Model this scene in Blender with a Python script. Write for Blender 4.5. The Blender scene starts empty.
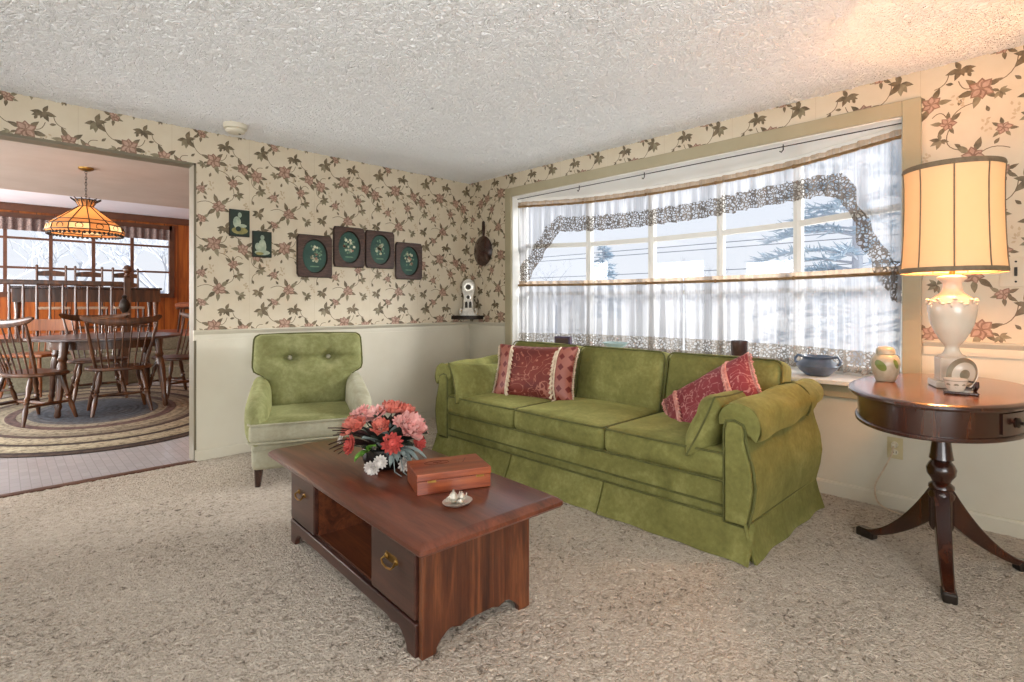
import bpy, math, random
from mathutils import Vector, Matrix, noise
R=math.radians; PI=math.pi
S=bpy.context.scene; COL=S.collection
rnd=random.Random(7)
CH=1.165; DX=3.637; DY=4.414; CEIL=2.436; RAIL=.957; HEAD=2.184; WT=.12
S.view_settings.view_transform='Standard'; S.view_settings.look='None'
S.view_settings.gamma=1; S.view_settings.use_curve_mapping=False; S.view_settings.exposure=0.04
try: S.cycles.use_denoising=True; S.cycles.max_bounces=10; S.cycles.transparent_max_bounces=16; S.cycles.sample_clamp_indirect=6
except Exception: pass

# ------------------------------------------------------------ materials
def lin(c):
    if isinstance(c,str): c=[int(c[i:i+2],16)/255 for i in (1,3,5)]
    return tuple((x/12.92 if x<=.04045 else ((x+.055)/1.055)**2.4) for x in c)+(1,)
class NT:
    def __init__(s,name):
        s.m=bpy.data.materials.new(name); s.m.use_nodes=True; s.t=s.m.node_tree; s.n=s.t.nodes; s.l=s.t.links
        s.b=s.n['Principled BSDF']; s.out=s.n['Material Output']
    def add(s,typ,**k):
        nd=s.n.new(typ)
        for a,v in k.items():
            if a[0]=='_': nd.inputs[a[1:].replace('_',' ')].default_value=v
            else: setattr(nd,a,v)
        return nd
    def link(s,a,b): s.l.new(a,b)
    def coords(s,scale=(1,1,1),rot=(0,0,0)):
        tc=s.add('ShaderNodeTexCoord'); mp=s.add('ShaderNodeMapping'); mp.inputs['Scale'].default_value=scale; mp.inputs['Rotation'].default_value=rot
        s.link(tc.outputs['Object'],mp.inputs['Vector']); return mp.outputs['Vector']
    def noise(s,vec,scale,detail=4,rough=.55,dist=0):
        n=s.add('ShaderNodeTexNoise'); n.inputs['Scale'].default_value=scale; n.inputs['Detail'].default_value=detail
        n.inputs['Roughness'].default_value=rough; n.inputs['Distortion'].default_value=dist
        if vec is not None: s.link(vec,n.inputs['Vector'])
        return n.outputs['Fac']
    def ramp(s,fac,stops,interp='LINEAR'):
        r=s.add('ShaderNodeValToRGB'); e=r.color_ramp.elements; r.color_ramp.interpolation=interp
        while len(e)>1: e.remove(e[-1])
        e[0].position=stops[0][0]; e[0].color=lin(stops[0][1])
        for p,c in stops[1:]:
            x=e.new(p); x.color=lin(c)
        s.link(fac,r.inputs['Fac']); return r.outputs['Color']
    def math(s,op,a,b=None):
        m=s.add('ShaderNodeMath',operation=op)
        for i,x in enumerate((a,b)):
            if x is None: continue
            if isinstance(x,(int,float)): m.inputs[i].default_value=x
            else: s.link(x,m.inputs[i])
        return m.outputs[0]
    def bump(s,h,strength,dist=.01):
        b=s.add('ShaderNodeBump'); b.inputs['Strength'].default_value=strength; b.inputs['Distance'].default_value=dist
        s.link(h,b.inputs['Height']); s.link(b.outputs['Normal'],s.b.inputs['Normal'])
def mat(name,c1,c2=None,scale=6,rough=.5,metal=0,bump=0,bscale=60,bdist=.004,stretch=(1,1,1),sheen=0,spec=None,detail=4,dist=0,lo=.35,hi=.65,coat=0,emit=None,estr=0,sub=0):
    t=NT(name); b=t.b
    b.inputs['Roughness'].default_value=rough; b.inputs['Metallic'].default_value=metal
    if spec is not None: b.inputs['Specular IOR Level'].default_value=spec
    if coat: b.inputs['Coat Weight'].default_value=coat; b.inputs['Coat Roughness'].default_value=.15
    if sheen:
        b.inputs['Sheen Weight'].default_value=sheen; b.inputs['Sheen Roughness'].default_value=.35
        b.inputs['Sheen Tint'].default_value=lin(c2 or c1)
    if c2 or bump: v=t.coords(stretch)
    if c2: t.link(t.ramp(t.noise(v,scale,detail,.6,dist),[(lo,c1),(hi,c2)]),b.inputs['Base Color'])
    else: b.inputs['Base Color'].default_value=lin(c1)
    if bump: t.bump(t.noise(v,bscale,3),bump,bdist)
    if emit: b.inputs['Emission Color'].default_value=lin(emit); b.inputs['Emission Strength'].default_value=estr
    return t.m
def wood(name,c1,c2,c3,axis='x',scale=1.,rough=.3,coat=.3,fig=1.):
    t=NT(name); b=t.b
    st={'x':(1.2,14,14),'y':(14,1.2,14),'z':(14,14,1.2)}[axis]
    v=t.coords(tuple(scale*q for q in st))
    n1=t.noise(v,1.0,5,.6,.8*fig); v2=t.coords(tuple(scale*q*5 for q in st)); n2=t.noise(v2,1.5,4,.7)
    f=t.math('ADD',t.math('MULTIPLY',n1,.72),t.math('MULTIPLY',n2,.28))
    t.link(t.ramp(f,[(.36,c1),(.5,c2),(.64,c3)]),b.inputs['Base Color'])
    b.inputs['Roughness'].default_value=rough
    if coat: b.inputs['Coat Weight'].default_value=coat; b.inputs['Coat Roughness'].default_value=.18
    t.bump(n2,.12,.002)
    return t.m
M={}
M['cream']=mat('cream paint','#cdc5b1','#d2cbb8',3,.42,bump=.04,bscale=25)
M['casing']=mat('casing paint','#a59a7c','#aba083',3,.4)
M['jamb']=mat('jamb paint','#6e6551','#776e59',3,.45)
M['white']=mat('white paint','#e9e7e0','#eeece6',3,.45)
M['paper']=mat('wallpaper ground','#cfc0a6','#d6c9b1',5,.42,bump=.05,bscale=120,detail=8)
M['leaf']=mat('wallpaper leaf','#5a4d36','#7f6f56',25,.45)
M['leaf2']=mat('wallpaper pale leaf','#73694f','#93876c',25,.45)
M['petal']=mat('wallpaper petal','#7e5d4a','#9a7a65',30,.45)
M['petal2']=mat('wallpaper petal centre','#a98672','#bd9c89',30,.45)
M['stem']=mat('wallpaper stem','#6d5a40',None,rough=.45)
M['ghost']=mat('wallpaper faint sprig','#b8a384','#c4b194',30,.45)
def m_ceiling():
    t=NT('stomped plaster'); v=t.coords(); b=t.b
    b.inputs['Base Color'].default_value=lin('#f4f4f3'); b.inputs['Roughness'].default_value=.8
    n0=t.noise(v,5,3,.5); 
    mx=t.add('ShaderNodeVectorMath',operation='SCALE'); mx.inputs['Scale'].default_value=.12
    nn=t.add('ShaderNodeTexNoise'); nn.inputs['Scale'].default_value=7; t.link(v,nn.inputs['Vector'])
    t.link(nn.outputs['Color'],mx.inputs[0]); ad=t.add('ShaderNodeVectorMath',operation='ADD'); t.link(v,ad.inputs[0]); t.link(mx.outputs[0],ad.inputs[1])
    vo=t.add('ShaderNodeTexVoronoi',feature='DISTANCE_TO_EDGE'); vo.inputs['Scale'].default_value=30; t.link(ad.outputs[0],vo.inputs['Vector'])
    e=t.ramp(vo.outputs['Distance'],[(0,'#000000'),(.12,'#ffffff')])
    n2=t.noise(ad.outputs[0],45,5,.65); n3=t.noise(ad.outputs[0],20,3,.6,1.5)
    h=t.math('ADD',t.math('MULTIPLY',n2,1.2),t.math('ADD',t.math('MULTIPLY',e,.35),t.math('MULTIPLY',n3,1.0)))
    d=t.add('ShaderNodeDisplacement'); d.inputs['Midlevel'].default_value=1.2; d.inputs['Scale'].default_value=.017; t.link(h,d.inputs['Height']); t.link(d.outputs[0],t.out.inputs['Displacement'])
    t.m.displacement_method='BOTH'; return t.m
M['ceiling']=m_ceiling()
def m_carpet():
    t=NT('looped carpet'); v=t.coords(); b=t.b
    b.inputs['Roughness'].default_value=.95; b.inputs['Specular IOR Level'].default_value=.1
    n1=t.noise(v,38,4,.65,1.2); n2=t.noise(v,170,2,.5); n3=t.noise(v,2.2,3,.5)
    f=t.math('ADD',t.math('MULTIPLY',n1,.8),t.math('MULTIPLY',n3,.2))
    t.link(t.ramp(f,[(.33,'#6d6155'),(.45,'#b8ab9b'),(.68,'#d3c7b7')]),b.inputs['Base Color'])
    vo=t.add('ShaderNodeTexVoronoi'); vo.inputs['Scale'].default_value=95; t.link(v,vo.inputs['Vector'])
    h=t.math('ADD',t.math('MULTIPLY',n1,1.6),t.math('SUBTRACT',t.math('MULTIPLY',n2,.4),t.math('MULTIPLY',vo.outputs['Distance'],.6)))
    d=t.add('ShaderNodeDisplacement'); d.inputs['Midlevel'].default_value=.6; d.inputs['Scale'].default_value=.012; t.link(h,d.inputs['Height']); t.link(d.outputs[0],t.out.inputs['Displacement'])
    t.m.displacement_method='BOTH'; return t.m
M['carpet']=m_carpet()
def velvet(name,dk,md,lt):
    t=NT(name); b=t.b; v=t.coords()
    n1=t.noise(v,4.5,4,.6,.6); n2=t.noise(v,38,4,.65)
    f=t.math('ADD',t.math('MULTIPLY',n1,.65),t.math('MULTIPLY',n2,.35))
    t.link(t.ramp(f,[(.30,dk),(.5,md),(.72,lt)]),b.inputs['Base Color'])
    b.inputs['Roughness'].default_value=.8; b.inputs['Specular IOR Level'].default_value=.2
    b.inputs['Sheen Weight'].default_value=.8; b.inputs['Sheen Roughness'].default_value=.35; b.inputs['Sheen Tint'].default_value=lin(lt)
    t.bump(n2,.18,.004); return t.m
M['velvet']=velvet('moss velvet','#605e30','#777540','#96945a')
M['velvet_dk']=mat('velvet piping','#4c4c20','#5c5c2c',20,.8,sheen=.3)
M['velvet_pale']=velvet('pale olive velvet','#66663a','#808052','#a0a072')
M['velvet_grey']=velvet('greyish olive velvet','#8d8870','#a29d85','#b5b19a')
M['pine']=wood('reddish pine','#3d1b10','#5c2d1b','#743d26','y',1,.32,.35)
M['pine_z']=wood('reddish pine upright','#33170c','#552b17','#7b4829','z',.8,.35,.3,2.2)
M['pine_dk']=wood('dark pine edge','#2e1710','#40231a','#523023','y',1,.35,.3)
M['pine_in']=wood('pine shelf','#3c1c10','#5c301b','#784428','y',1,.35,.2,2)
M['cedar']=wood('cedar','#6a2b14','#8c421f','#a4572e','x',1.2,.35,.3)
M['cedar_dk']=mat('burnt mark','#5a1f0c',None,rough=.5)
M['mahog']=wood('mahogany','#1f0c06','#34160b','#4a2411','z',1,.22,.5)
M['mahog_top']=wood('mahogany top','#64300f','#80481a','#985a24','x',.8,.2,.5)
M['windsor']=wood('dark maple','#2c170b','#4a2a14','#6b4020','z',1,.35,.3)
M['pinechair']=wood('orange pine','#6d3a18','#8a4c20','#a0602c','z',1,.4,.2)
M['tabletop']=wood('worn table top','#33231f','#44322e','#54423d','x',1,.32,.6)
def m_panel():
    t=NT('board panelling'); b=t.b; v=t.coords((9,9,.7)); n=t.noise(v,1.3,5,.6,.8)
    v2=t.coords(); sx=t.add('ShaderNodeSeparateXYZ'); t.link(v2,sx.inputs[0])
    q=t.math('FRACT',t.math('MULTIPLY',sx.outputs[0],4.2)); g=t.math('GREATER_THAN',q,.05)
    c=t.ramp(n,[(.35,'#7a3a10'),(.5,'#95501a'),(.65,'#aa6224')])
    mx=t.add('ShaderNodeMix',data_type='RGBA'); t.link(g,mx.inputs[0]); mx.inputs[6].default_value=lin('#4a1f08'); t.link(c,mx.inputs[7])
    t.link(mx.outputs[2],b.inputs['Base Color']); b.inputs['Roughness'].default_value=.4; return t.m
M['panel']=m_panel()
M['brown']=mat('brown trim','#4a2a18','#5b3620',6,.45)
M['vinyl']=None
def m_vinyl():
    t=NT('brick vinyl'); b=t.b; v=t.coords((1,1,1),(0,0,PI/2))
    br=t.add('ShaderNodeTexBrick'); br.inputs['Scale'].default_value=5; br.inputs['Color1'].default_value=lin('#bdb8b8'); br.inputs['Color2'].default_value=lin('#b5b0b0'); br.inputs['Mortar'].default_value=lin('#a8a2a2')
    br.inputs['Mortar Size'].default_value=.012; t.link(v,br.inputs['Vector']); t.link(br.outputs['Color'],b.inputs['Base Color'])
    b.inputs['Roughness'].default_value=.16; b.inputs['Specular IOR Level'].default_value=.8; t.bump(t.noise(v,9,2),.06,.004); return t.m
M['vinyl']=m_vinyl()
def m_rug():
    t=NT('braided rug'); b=t.b; v=t.coords((1/1.36,1/2.0,0))
    ln=t.add('ShaderNodeVectorMath',operation='LENGTH'); t.link(v,ln.inputs[0]); r=ln.outputs['Value']
    st=[(0,'#4c5058'),(.34,'#5b5a5c'),(.40,'#928773'),(.46,'#624a44'),(.52,'#9a8f78'),(.60,'#857a66'),(.66,'#4a3830'),(.70,'#a89d84'),(.78,'#9a8f75'),(.81,'#382a24'),(.845,'#aea389'),(.92,'#a1967c'),(.95,'#362823'),(.98,'#4f3e33')]
    c=t.ramp(r,st,'CONSTANT')
    v2=t.coords(); n=t.noise(v2,26,3,.7)
    mx=t.add('ShaderNodeMix',data_type='RGBA',blend_type='MULTIPLY'); mx.inputs[0].default_value=.8; t.link(c,mx.inputs[6])
    t.link(t.ramp(n,[(.35,'#8a8078'),(.55,'#ffffff')]),mx.inputs[7]); t.link(mx.outputs[2],b.inputs['Base Color'])
    b.inputs['Roughness'].default_value=.9; w=t.math('SINE',t.math('MULTIPLY',r,150.)); t.bump(t.math('ADD',t.math('MULTIPLY',w,.4),n),.4,.008); return t.m
M['rug']=m_rug()
M['step']=mat('olive stair carpet','#77705a','#8f8872',30,.95,bump=.4,bscale=90)
M['den_floor']=mat('rust carpet','#9c5a3a','#b07050',30,.95)
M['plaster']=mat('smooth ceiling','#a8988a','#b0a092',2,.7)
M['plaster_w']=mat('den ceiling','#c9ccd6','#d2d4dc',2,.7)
M['brass']=mat('aged brass','#8d6a33','#b08a48',20,.3,.9)
M['silver']=mat('silver','#c9c2b4','#e4dfd4',30,.28,.8)
M['black']=mat('black glaze','#14110f','#1d1916',10,.25)
M['iron']=mat('dark iron','#241c15','#33281e',20,.45,.4)
M['ceramic']=mat('cream ceramic','#cfc0ac','#d9cbb8',8,.25,coat=.4)
M['ceramic2']=mat('speckled stoneware','#a3957d','#b5a890',18,.3)
M['greenleaf']=mat('painted green leaf','#5d6a2c','#78813c',20,.4)
M['taupe']=mat('taupe glaze','#7b6f58','#8d806a',20,.35)
M['blue']=mat('blue stoneware','#49586c','#61718a',7,.3,coat=.3,bump=.05,bscale=8)
M['jar']=mat('dark jar','#3d2a26','#523a34',10,.2)
M['jarbase']=mat('jar base','#b8a384','#c8b496',10,.4)
M['plastic']=mat('ivory plastic','#d8d0bb',None,rough=.35)
M['almond']=mat('almond plate','#c3b489','#c9bb92',10,.35)
M['slot']=mat('dark slot','#2a221b',None,rough=.5)
M['frame']=mat('walnut frame','#3a2822','#5a4238',14,.4,stretch=(1,1,6))
M['frame_in']=mat('walnut bevel','#241713','#32221c',14,.4)
M['green']=mat('picture green','#24433a','#2f5649',8,.5)
M['bloom']=mat('picture blossom','#b9b795','#d8d3b8',30,.5)
M['bloom2']=mat('picture leaf','#5d7f63','#7c9a7c',30,.5)
M['bloom3']=mat('picture rose','#a5705a','#c0907a',30,.5)
M['night']=mat('picture dark green','#15261d','#20352a',10,.45)
M['figure']=mat('picture pale','#8a9a86','#b6bda4',20,.45)
M['ochre']=mat('picture ochre','#77733e','#a39a5e',20,.45)
M['clockwhite']=mat('clock porcelain','#bdb4a4','#d8d1c3',25,.3,coat=.3)
M['clockdark']=mat('clock dial','#3c3833','#54504a',30,.8,spec=.1)
M['rodm']=mat('brass rod','#8a6a48','#a08058',12,.35,.5)
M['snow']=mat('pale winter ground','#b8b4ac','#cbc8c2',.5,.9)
M['bark']=mat('washed out bark','#b4b8c2','#c6cad2',8,.9)  # pale tone puts the overexposed haze into the bark colour
M['needle']=mat('washed out needles','#a3b4c2','#bccad4',3,.9)  # needles paled in colour to imitate the washed out view
M['wire']=mat('cable','#7d8594',None,rough=.6)
M['doily']=mat('teal bowl','#9fb9b6','#b9cfca',10,.3)
M['album']=mat('purple cover','#3b2f45','#5d4a63',20,.4)
M['pink1']=mat('coral petal','#c9604f','#e08a78',18,.6,stretch=(1,1,1))
M['pink2']=mat('rose petal','#d98f88','#eab9b0',18,.6)
M['pink3']=mat('red petal','#b8453f','#d2655a',18,.6)
M['mum']=mat('white petal','#cfc6bd','#e8e2da',18,.6)
M['dleaf']=mat('dark leaf','#22261d','#3a4034',14,.5)
M['gleaf']=mat('silver leaf','#6f7a76','#8f9a95',14,.5)
M['lgreen']=mat('bright leaf','#4f7a2a','#6d9a3c',14,.5)
M['burg']=mat('burgundy leaf','#2f1d1d','#4a2e2a',14,.5)
M['redcush']=None
def m_scroll(name,bg1,bg2,fg,sc=9.,th=.045):
    t=NT(name); b=t.b; v=t.coords()
    nn=t.noise(v,sc,2,.4,1.8); d=t.math('ABSOLUTE',t.math('SUBTRACT',nn,.5)); l=t.math('LESS_THAN',d,th*.35)
    vo=t.add('ShaderNodeTexVoronoi'); vo.inputs['Scale'].default_value=sc*2.1; t.link(v,vo.inputs['Vector'])
    n2=t.noise(v,sc*6,2,.5); k=t.math('LESS_THAN',t.math('ADD',vo.outputs['Distance'],t.math('MULTIPLY',n2,.35)),.36)
    n3=t.noise(v,sc*.55,2); gate=t.math('GREATER_THAN',n3,.47)
    f=t.math('MAXIMUM',l,t.math('MULTIPLY',k,gate))
    c=t.ramp(t.noise(v,5,3),[(.4,bg1),(.6,bg2)])
    mx=t.add('ShaderNodeMix',data_type='RGBA'); t.link(t.math('MULTIPLY',f,.8),mx.inputs[0]); t.link(c,mx.inputs[6]); mx.inputs[7].default_value=lin(fg)
    t.link(mx.outputs[2],b.inputs['Base Color']); b.inputs['Roughness'].default_value=.6; b.inputs['Sheen Weight'].default_value=.08; t.bump(f,.3,.003); return t.m
M['redcush']=m_scroll('rust damask','#5f1a10','#742818','#a96c5a')
M['pinkcush']=m_scroll('crimson damask','#781e26','#8a2c34','#bd8680',13,.06)
def m_diamond():
    t=NT('diamond damask'); b=t.b; v=t.coords((16,1,13),(0,0,0)); sx=t.add('ShaderNodeSeparateXYZ'); t.link(v,sx.inputs[0])
    fx=t.math('ABSOLUTE',t.math('SUBTRACT',t.math('FRACT',sx.outputs[0]),.5)); fz=t.math('ABSOLUTE',t.math('SUBTRACT',t.math('FRACT',sx.outputs[2]),.5))
    k=t.math('LESS_THAN',t.math('ADD',fx,fz),.33)
    mx=t.add('ShaderNodeMix',data_type='RGBA'); t.link(k,mx.inputs[0]); mx.inputs[6].default_value=lin('#985a4c'); mx.inputs[7].default_value=lin('#681a14')
    t.link(mx.outputs[2],b.inputs['Base Color']); b.inputs['Roughness'].default_value=.5; return t.m
M['diamond']=m_diamond()
M['fringe']=mat('beige fringe','#bfa78a','#dcc9b0',30,.8)
M['fringe_pink']=mat('pink fringe','#c47a70','#dba79a',30,.8)
def m_glass():
    t=NT('window glass'); tr=t.add('ShaderNodeBsdfTransparent'); gl=t.add('ShaderNodeBsdfGlossy'); gl.inputs['Roughness'].default_value=.02
    mx=t.add('ShaderNodeMixShader'); mx.inputs[0].default_value=.05; t.link(tr.outputs[0],mx.inputs[1]); t.link(gl.outputs[0],mx.inputs[2]); t.link(mx.outputs[0],t.out.inputs['Surface']); return t.m
M['glass']=m_glass()
def m_sheer(name,c,op,lace=False):
    t=NT(name); tr=t.add('ShaderNodeBsdfTransparent'); df=t.add('ShaderNodeBsdfDiffuse'); tl=t.add('ShaderNodeBsdfTranslucent')
    df.inputs['Color'].default_value=lin(c); tl.inputs['Color'].default_value=lin(c)
    m1=t.add('ShaderNodeMixShader'); m1.inputs[0].default_value=.35 if lace else .6; t.link(df.outputs[0],m1.inputs[1]); t.link(tl.outputs[0],m1.inputs[2])
    m2=t.add('ShaderNodeMixShader'); t.link(tr.outputs[0],m2.inputs[1]); t.link(m1.outputs[0],m2.inputs[2])
    v=t.coords()
    if lace:
        nn=t.add('ShaderNodeTexNoise'); nn.inputs['Scale'].default_value=24; t.link(v,nn.inputs['Vector'])
        ms=t.add('ShaderNodeVectorMath',operation='SCALE'); ms.inputs['Scale'].default_value=.03; t.link(nn.outputs['Color'],ms.inputs[0])
        ad=t.add('ShaderNodeVectorMath',operation='ADD'); t.link(v,ad.inputs[0]); t.link(ms.outputs[0],ad.inputs[1])
        vo=t.add('ShaderNodeTexVoronoi',feature='DISTANCE_TO_EDGE'); vo.inputs['Scale'].default_value=44; t.link(ad.outputs[0],vo.inputs['Vector'])
        k=t.math('LESS_THAN',vo.outputs['Distance'],.15)
        t.link(t.math('ADD',t.math('MULTIPLY',k,.93-op),op),m2.inputs[0])
    else:
        v3=t.coords((1,26,.35)); nz=t.noise(v3,2.2,3,.6); t.link(t.math('ADD',t.math('MULTIPLY',nz,.9),op-.45),m2.inputs[0])
    t.link(m2.outputs[0],t.out.inputs['Surface']); return t.m
M['sheer']=m_sheer('white voile','#b6b5b7',.60)
M['sheer_lo']=m_sheer('white voile','#b2b1b3',.70)
M['lace']=m_sheer('backlit lace','#6d645c',.22,True)  # dark taupe puts the backlit look into the lace colour
M['lace_lo']=m_sheer('white lace','#8f867c',.45,True)
M['head']=m_sheer('ecru heading','#b9a188',.85)
M['denval']=mat('dark print valance','#4b3a38','#8f7f78',70,.8,detail=2)
def m_shade(name,c,tr):
    t=NT(name); df=t.add('ShaderNodeBsdfDiffuse'); tl=t.add('ShaderNodeBsdfTranslucent'); df.inputs['Color'].default_value=lin(c); tl.inputs['Color'].default_value=lin(c)
    mx=t.add('ShaderNodeMixShader'); mx.inputs[0].default_value=tr; t.link(df.outputs[0],mx.inputs[1]); t.link(tl.outputs[0],mx.inputs[2]); t.link(mx.outputs[0],t.out.inputs['Surface']); return t.m
M['shade']=m_shade('parchment shade','#dcbb92',.036)
M['tiff']=m_shade('amber slag glass','#d39a66',.42)
M['tiff2']=m_shade('white slag glass','#f3dcb4',.6)
M['tape']=mat('shade braid','#6b5a44','#7d6a52',40,.7)
M['bulb']=mat('lit bulb','#fff0d0',None,emit='#ffdca0',estr=12)

# ------------------------------------------------------------ mesh builder
class MB:
    def __init__(s): s.v=[]; s.f=[]; s.m=[]
    def add(s,vs,fs,mi=0,X=None):
        o=len(s.v)
        s.v+= [tuple(X@Vector(p)) for p in vs] if X is not None else [tuple(p) for p in vs]
        for f in fs: s.f.append([i+o for i in f]); s.m.append(mi)
        return s
    def box(s,x0,x1,y0,y1,z0,z1,mi=0,X=None):
        vs=[(x,y,z) for z in (z0,z1) for y in (y0,y1) for x in (x0,x1)]
        return s.add(vs,[(0,2,3,1),(4,5,7,6),(0,1,5,4),(2,6,7,3),(0,4,6,2),(1,3,7,5)],mi,X)
    def lathe(s,prof,n=32,X=None,mi=0,sx=1,sy=1):
        vs=[];rings=[]
        for r,z in prof:
            if r<1e-6: rings.append([len(vs)]); vs.append((0,0,z))
            else:
                rings.append(list(range(len(vs),len(vs)+n)))
                vs+=[(r*sx*math.cos(2*PI*k/n),r*sy*math.sin(2*PI*k/n),z) for k in range(n)]
        fs=[]
        for a,b in zip(rings,rings[1:]):
            for k in range(n):
                j=(k+1)%n
                if len(a)==1 and len(b)==1: continue
                if len(a)==1: fs.append((a[0],b[k],b[j])) if False else fs.append((a[0],b[j],b[k]))
                elif len(b)==1: fs.append((a[k],a[j],b[0]))
                else: fs.append((a[k],a[j],b[j],b[k]))
        if len(rings[0])>1: fs.append(rings[0][::-1])
        if len(rings[-1])>1: fs.append(rings[-1])
        return s.add(vs,fs,mi,X)
    def shell(s,prof,n=32,X=None,mi=0):   # open surface of revolution
        vs=[(r*math.cos(2*PI*k/n),r*math.sin(2*PI*k/n),z) for r,z in prof for k in range(n)]
        fs=[(i*n+k,i*n+(k+1)%n,(i+1)*n+(k+1)%n,(i+1)*n+k) for i in range(len(prof)-1) for k in range(n)]
        return s.add(vs,fs,mi,X)
    def tube(s,path,r,n=8,mi=0,X=None,closed=False):
        P=[Vector(p) for p in path]; m=len(P); rs=r if isinstance(r,(list,tuple)) else [r]*m
        tan=[]
        for i in range(m):
            a=P[i-1] if (i>0 or closed) else P[i]; b=P[(i+1)%m] if (i<m-1 or closed) else P[i]
            t=(b-a); tan.append(t.normalized() if t.length>1e-9 else Vector((0,0,1)))
        up=Vector((0,0,1)) if abs(tan[0].z)<.9 else Vector((1,0,0))
        nv=(up-tan[0]*up.dot(tan[0])).normalized(); vs=[]
        for i in range(m):
            nv=(nv-tan[i]*nv.dot(tan[i])); nv=nv.normalized() if nv.length>1e-6 else Vector((1,0,0)); bv=tan[i].cross(nv)
            vs+=[P[i]+(nv*math.cos(2*PI*k/n)+bv*math.sin(2*PI*k/n))*rs[i] for k in range(n)]
        fs=[]; q=m if closed else m-1
        for i in range(q):
            j=(i+1)%m
            fs+=[(i*n+k,i*n+(k+1)%n,j*n+(k+1)%n,j*n+k) for k in range(n)]
        if not closed: fs.append(list(range(n))[::-1]); fs.append([(m-1)*n+k for k in range(n)])
        return s.add(vs,fs,mi,X)
    def prism(s,poly,d0,d1,mi=0,X=None):  # poly in local xy extruded along z
        n=len(poly); vs=[(x,y,d0) for x,y in poly]+[(x,y,d1) for x,y in poly]
        a=sum(poly[i][0]*poly[(i+1)%n][1]-poly[(i+1)%n][0]*poly[i][1] for i in range(n))
        fs=[list(range(n))[::-1],list(range(n,2*n))]+[(i,(i+1)%n,n+(i+1)%n,n+i) for i in range(n)]
        if a<0: fs=[list(f)[::-1] for f in fs]
        return s.add(vs,fs,mi,X)
    def ball(s,c,r,n=16,mi=0,X=None):
        rx,ry,rz=r if isinstance(r,(tuple,list)) else (r,r,r)
        h=max(6,n//2); T=Matrix.Translation(c)@Matrix.Diagonal((rx,ry,rz,1))
        if X is not None: T=X@T
        return s.lathe([(math.sin(PI*i/h) if 0<i<h else 0,-math.cos(PI*i/h)) for i in range(h+1)],n,T,mi)
    def grid(s,fn,nu,nv,mi=0,X=None,closed=False):
        vs=[fn(i/nu,j/nv) for j in range(nv+1) for i in range(nu+1)]
        fs=[(j*(nu+1)+i,j*(nu+1)+i+1,(j+1)*(nu+1)+i+1,(j+1)*(nu+1)+i) for j in range(nv) for i in range(nu)]
        return s.add(vs,fs,mi,X)
    def rbox(s,h,r,k=6,crown=(0,0,0),X=None,mi=0):
        ax=[]
        for d in range(3):
            a=[-h[d]+r*(1-math.cos(PI/2*i/4)) for i in range(4)]
            inn=[-(h[d]-r)+2*(h[d]-r)*i/k for i in range(k+1)]
            ax.append(a+inn+[-q for q in a[::-1]])
        idx={};vs=[];fs=[]
        def pt(p):
            key=tuple(round(q,5) for q in p)
            if key in idx: return idx[key]
            q=[max(-(h[d]-r),min(h[d]-r,p[d])) for d in range(3)]; e=Vector([p[d]-q[d] for d in range(3)])
            o=Vector(q)+(e.normalized()*r if e.length>1e-9 else e)
            w=[1-min(1,(o[d]/h[d])**2) for d in range(3)]
            for d in range(3):
                a,b=(d+1)%3,(d+2)%3
                if crown[d]: o[d]+=(o[d]/h[d])*crown[d]*w[a]*w[b]
            idx[key]=len(vs); vs.append(tuple(o)); return idx[key]
        for d in range(3):
            a,b=(d+1)%3,(d+2)%3
            for sg in (-1,1):
                for i in range(len(ax[a])-1):
                    for j in range(len(ax[b])-1):
                        qs=[]
                        for (ii,jj) in ((i,j),(i+1,j),(i+1,j+1),(i,j+1)):
                            p=[0,0,0]; p[d]=sg*h[d]; p[a]=ax[a][ii]; p[b]=ax[b][jj]; qs.append(pt(p))
                        if len(set(qs))<3: continue
                        fs.append(qs if sg>0 else qs[::-1])
        return s.add(vs,fs,mi,X)
    def pillow(s,w,h,t,n=18,X=None,mi=0,pinch=.07,mfn=None,wr=0):
        for sg in (1,-1):
            vs=[]; 
            for j in range(n+1):
                for i in range(n+1):
                    x=math.sin((i/n-.5)*PI); y=math.sin((j/n-.5)*PI)
                    th=t/2*((1-x**4)*(1-y**4))**.55
                    if wr: th*=1+wr*noise.noise(Vector((x*2.5,y*2.5,sg*3)))
                    vs.append((w/2*x*(1-pinch*(1-y*y)),-sg*th,h/2*y*(1-pinch*(1-x*x))))
            for j in range(n):
                for i in range(n):
                    f=(j*(n+1)+i,j*(n+1)+i+1,(j+1)*(n+1)+i+1,(j+1)*(n+1)+i)
                    m=mfn((math.sin(((i+.5)/n-.5)*PI),math.sin(((j+.5)/n-.5)*PI))) if mfn else mi
                    o=len(s.v)
                    s.f.append([q+o for q in (f if sg>0 else f[::-1])]); s.m.append(m)
                # faces index base fixed below
            # vertices appended after faces share base
            base=len(s.v); s.v+=[tuple(X@Vector(p)) for p in vs] if X is not None else vs
        return s
    def build(s,name,mats,parent=None,loc=None,rz=0,smooth=40,bevel=0,bseg=2,sub=0,weld=False):
        me=bpy.data.meshes.new(name); me.from_pydata(s.v,[],s.f)
        if not isinstance(mats,(list,tuple)): mats=[mats]
        for m in mats: me.materials.append(m)
        me.polygons.foreach_set('material_index',s.m); me.update()
        if smooth:
            me.polygons.foreach_set('use_smooth',[True]*len(me.polygons)); 
            if smooth<180: me.set_sharp_from_angle(angle=R(smooth))
        o=bpy.data.objects.new(name,me); COL.objects.link(o)
        if parent is not None: o.parent=parent
        if loc is not None: o.location=loc
        if rz: o.rotation_euler=(0,0,rz)
        if weld: w=o.modifiers.new('weld','WELD'); w.merge_threshold=.0005
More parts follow.
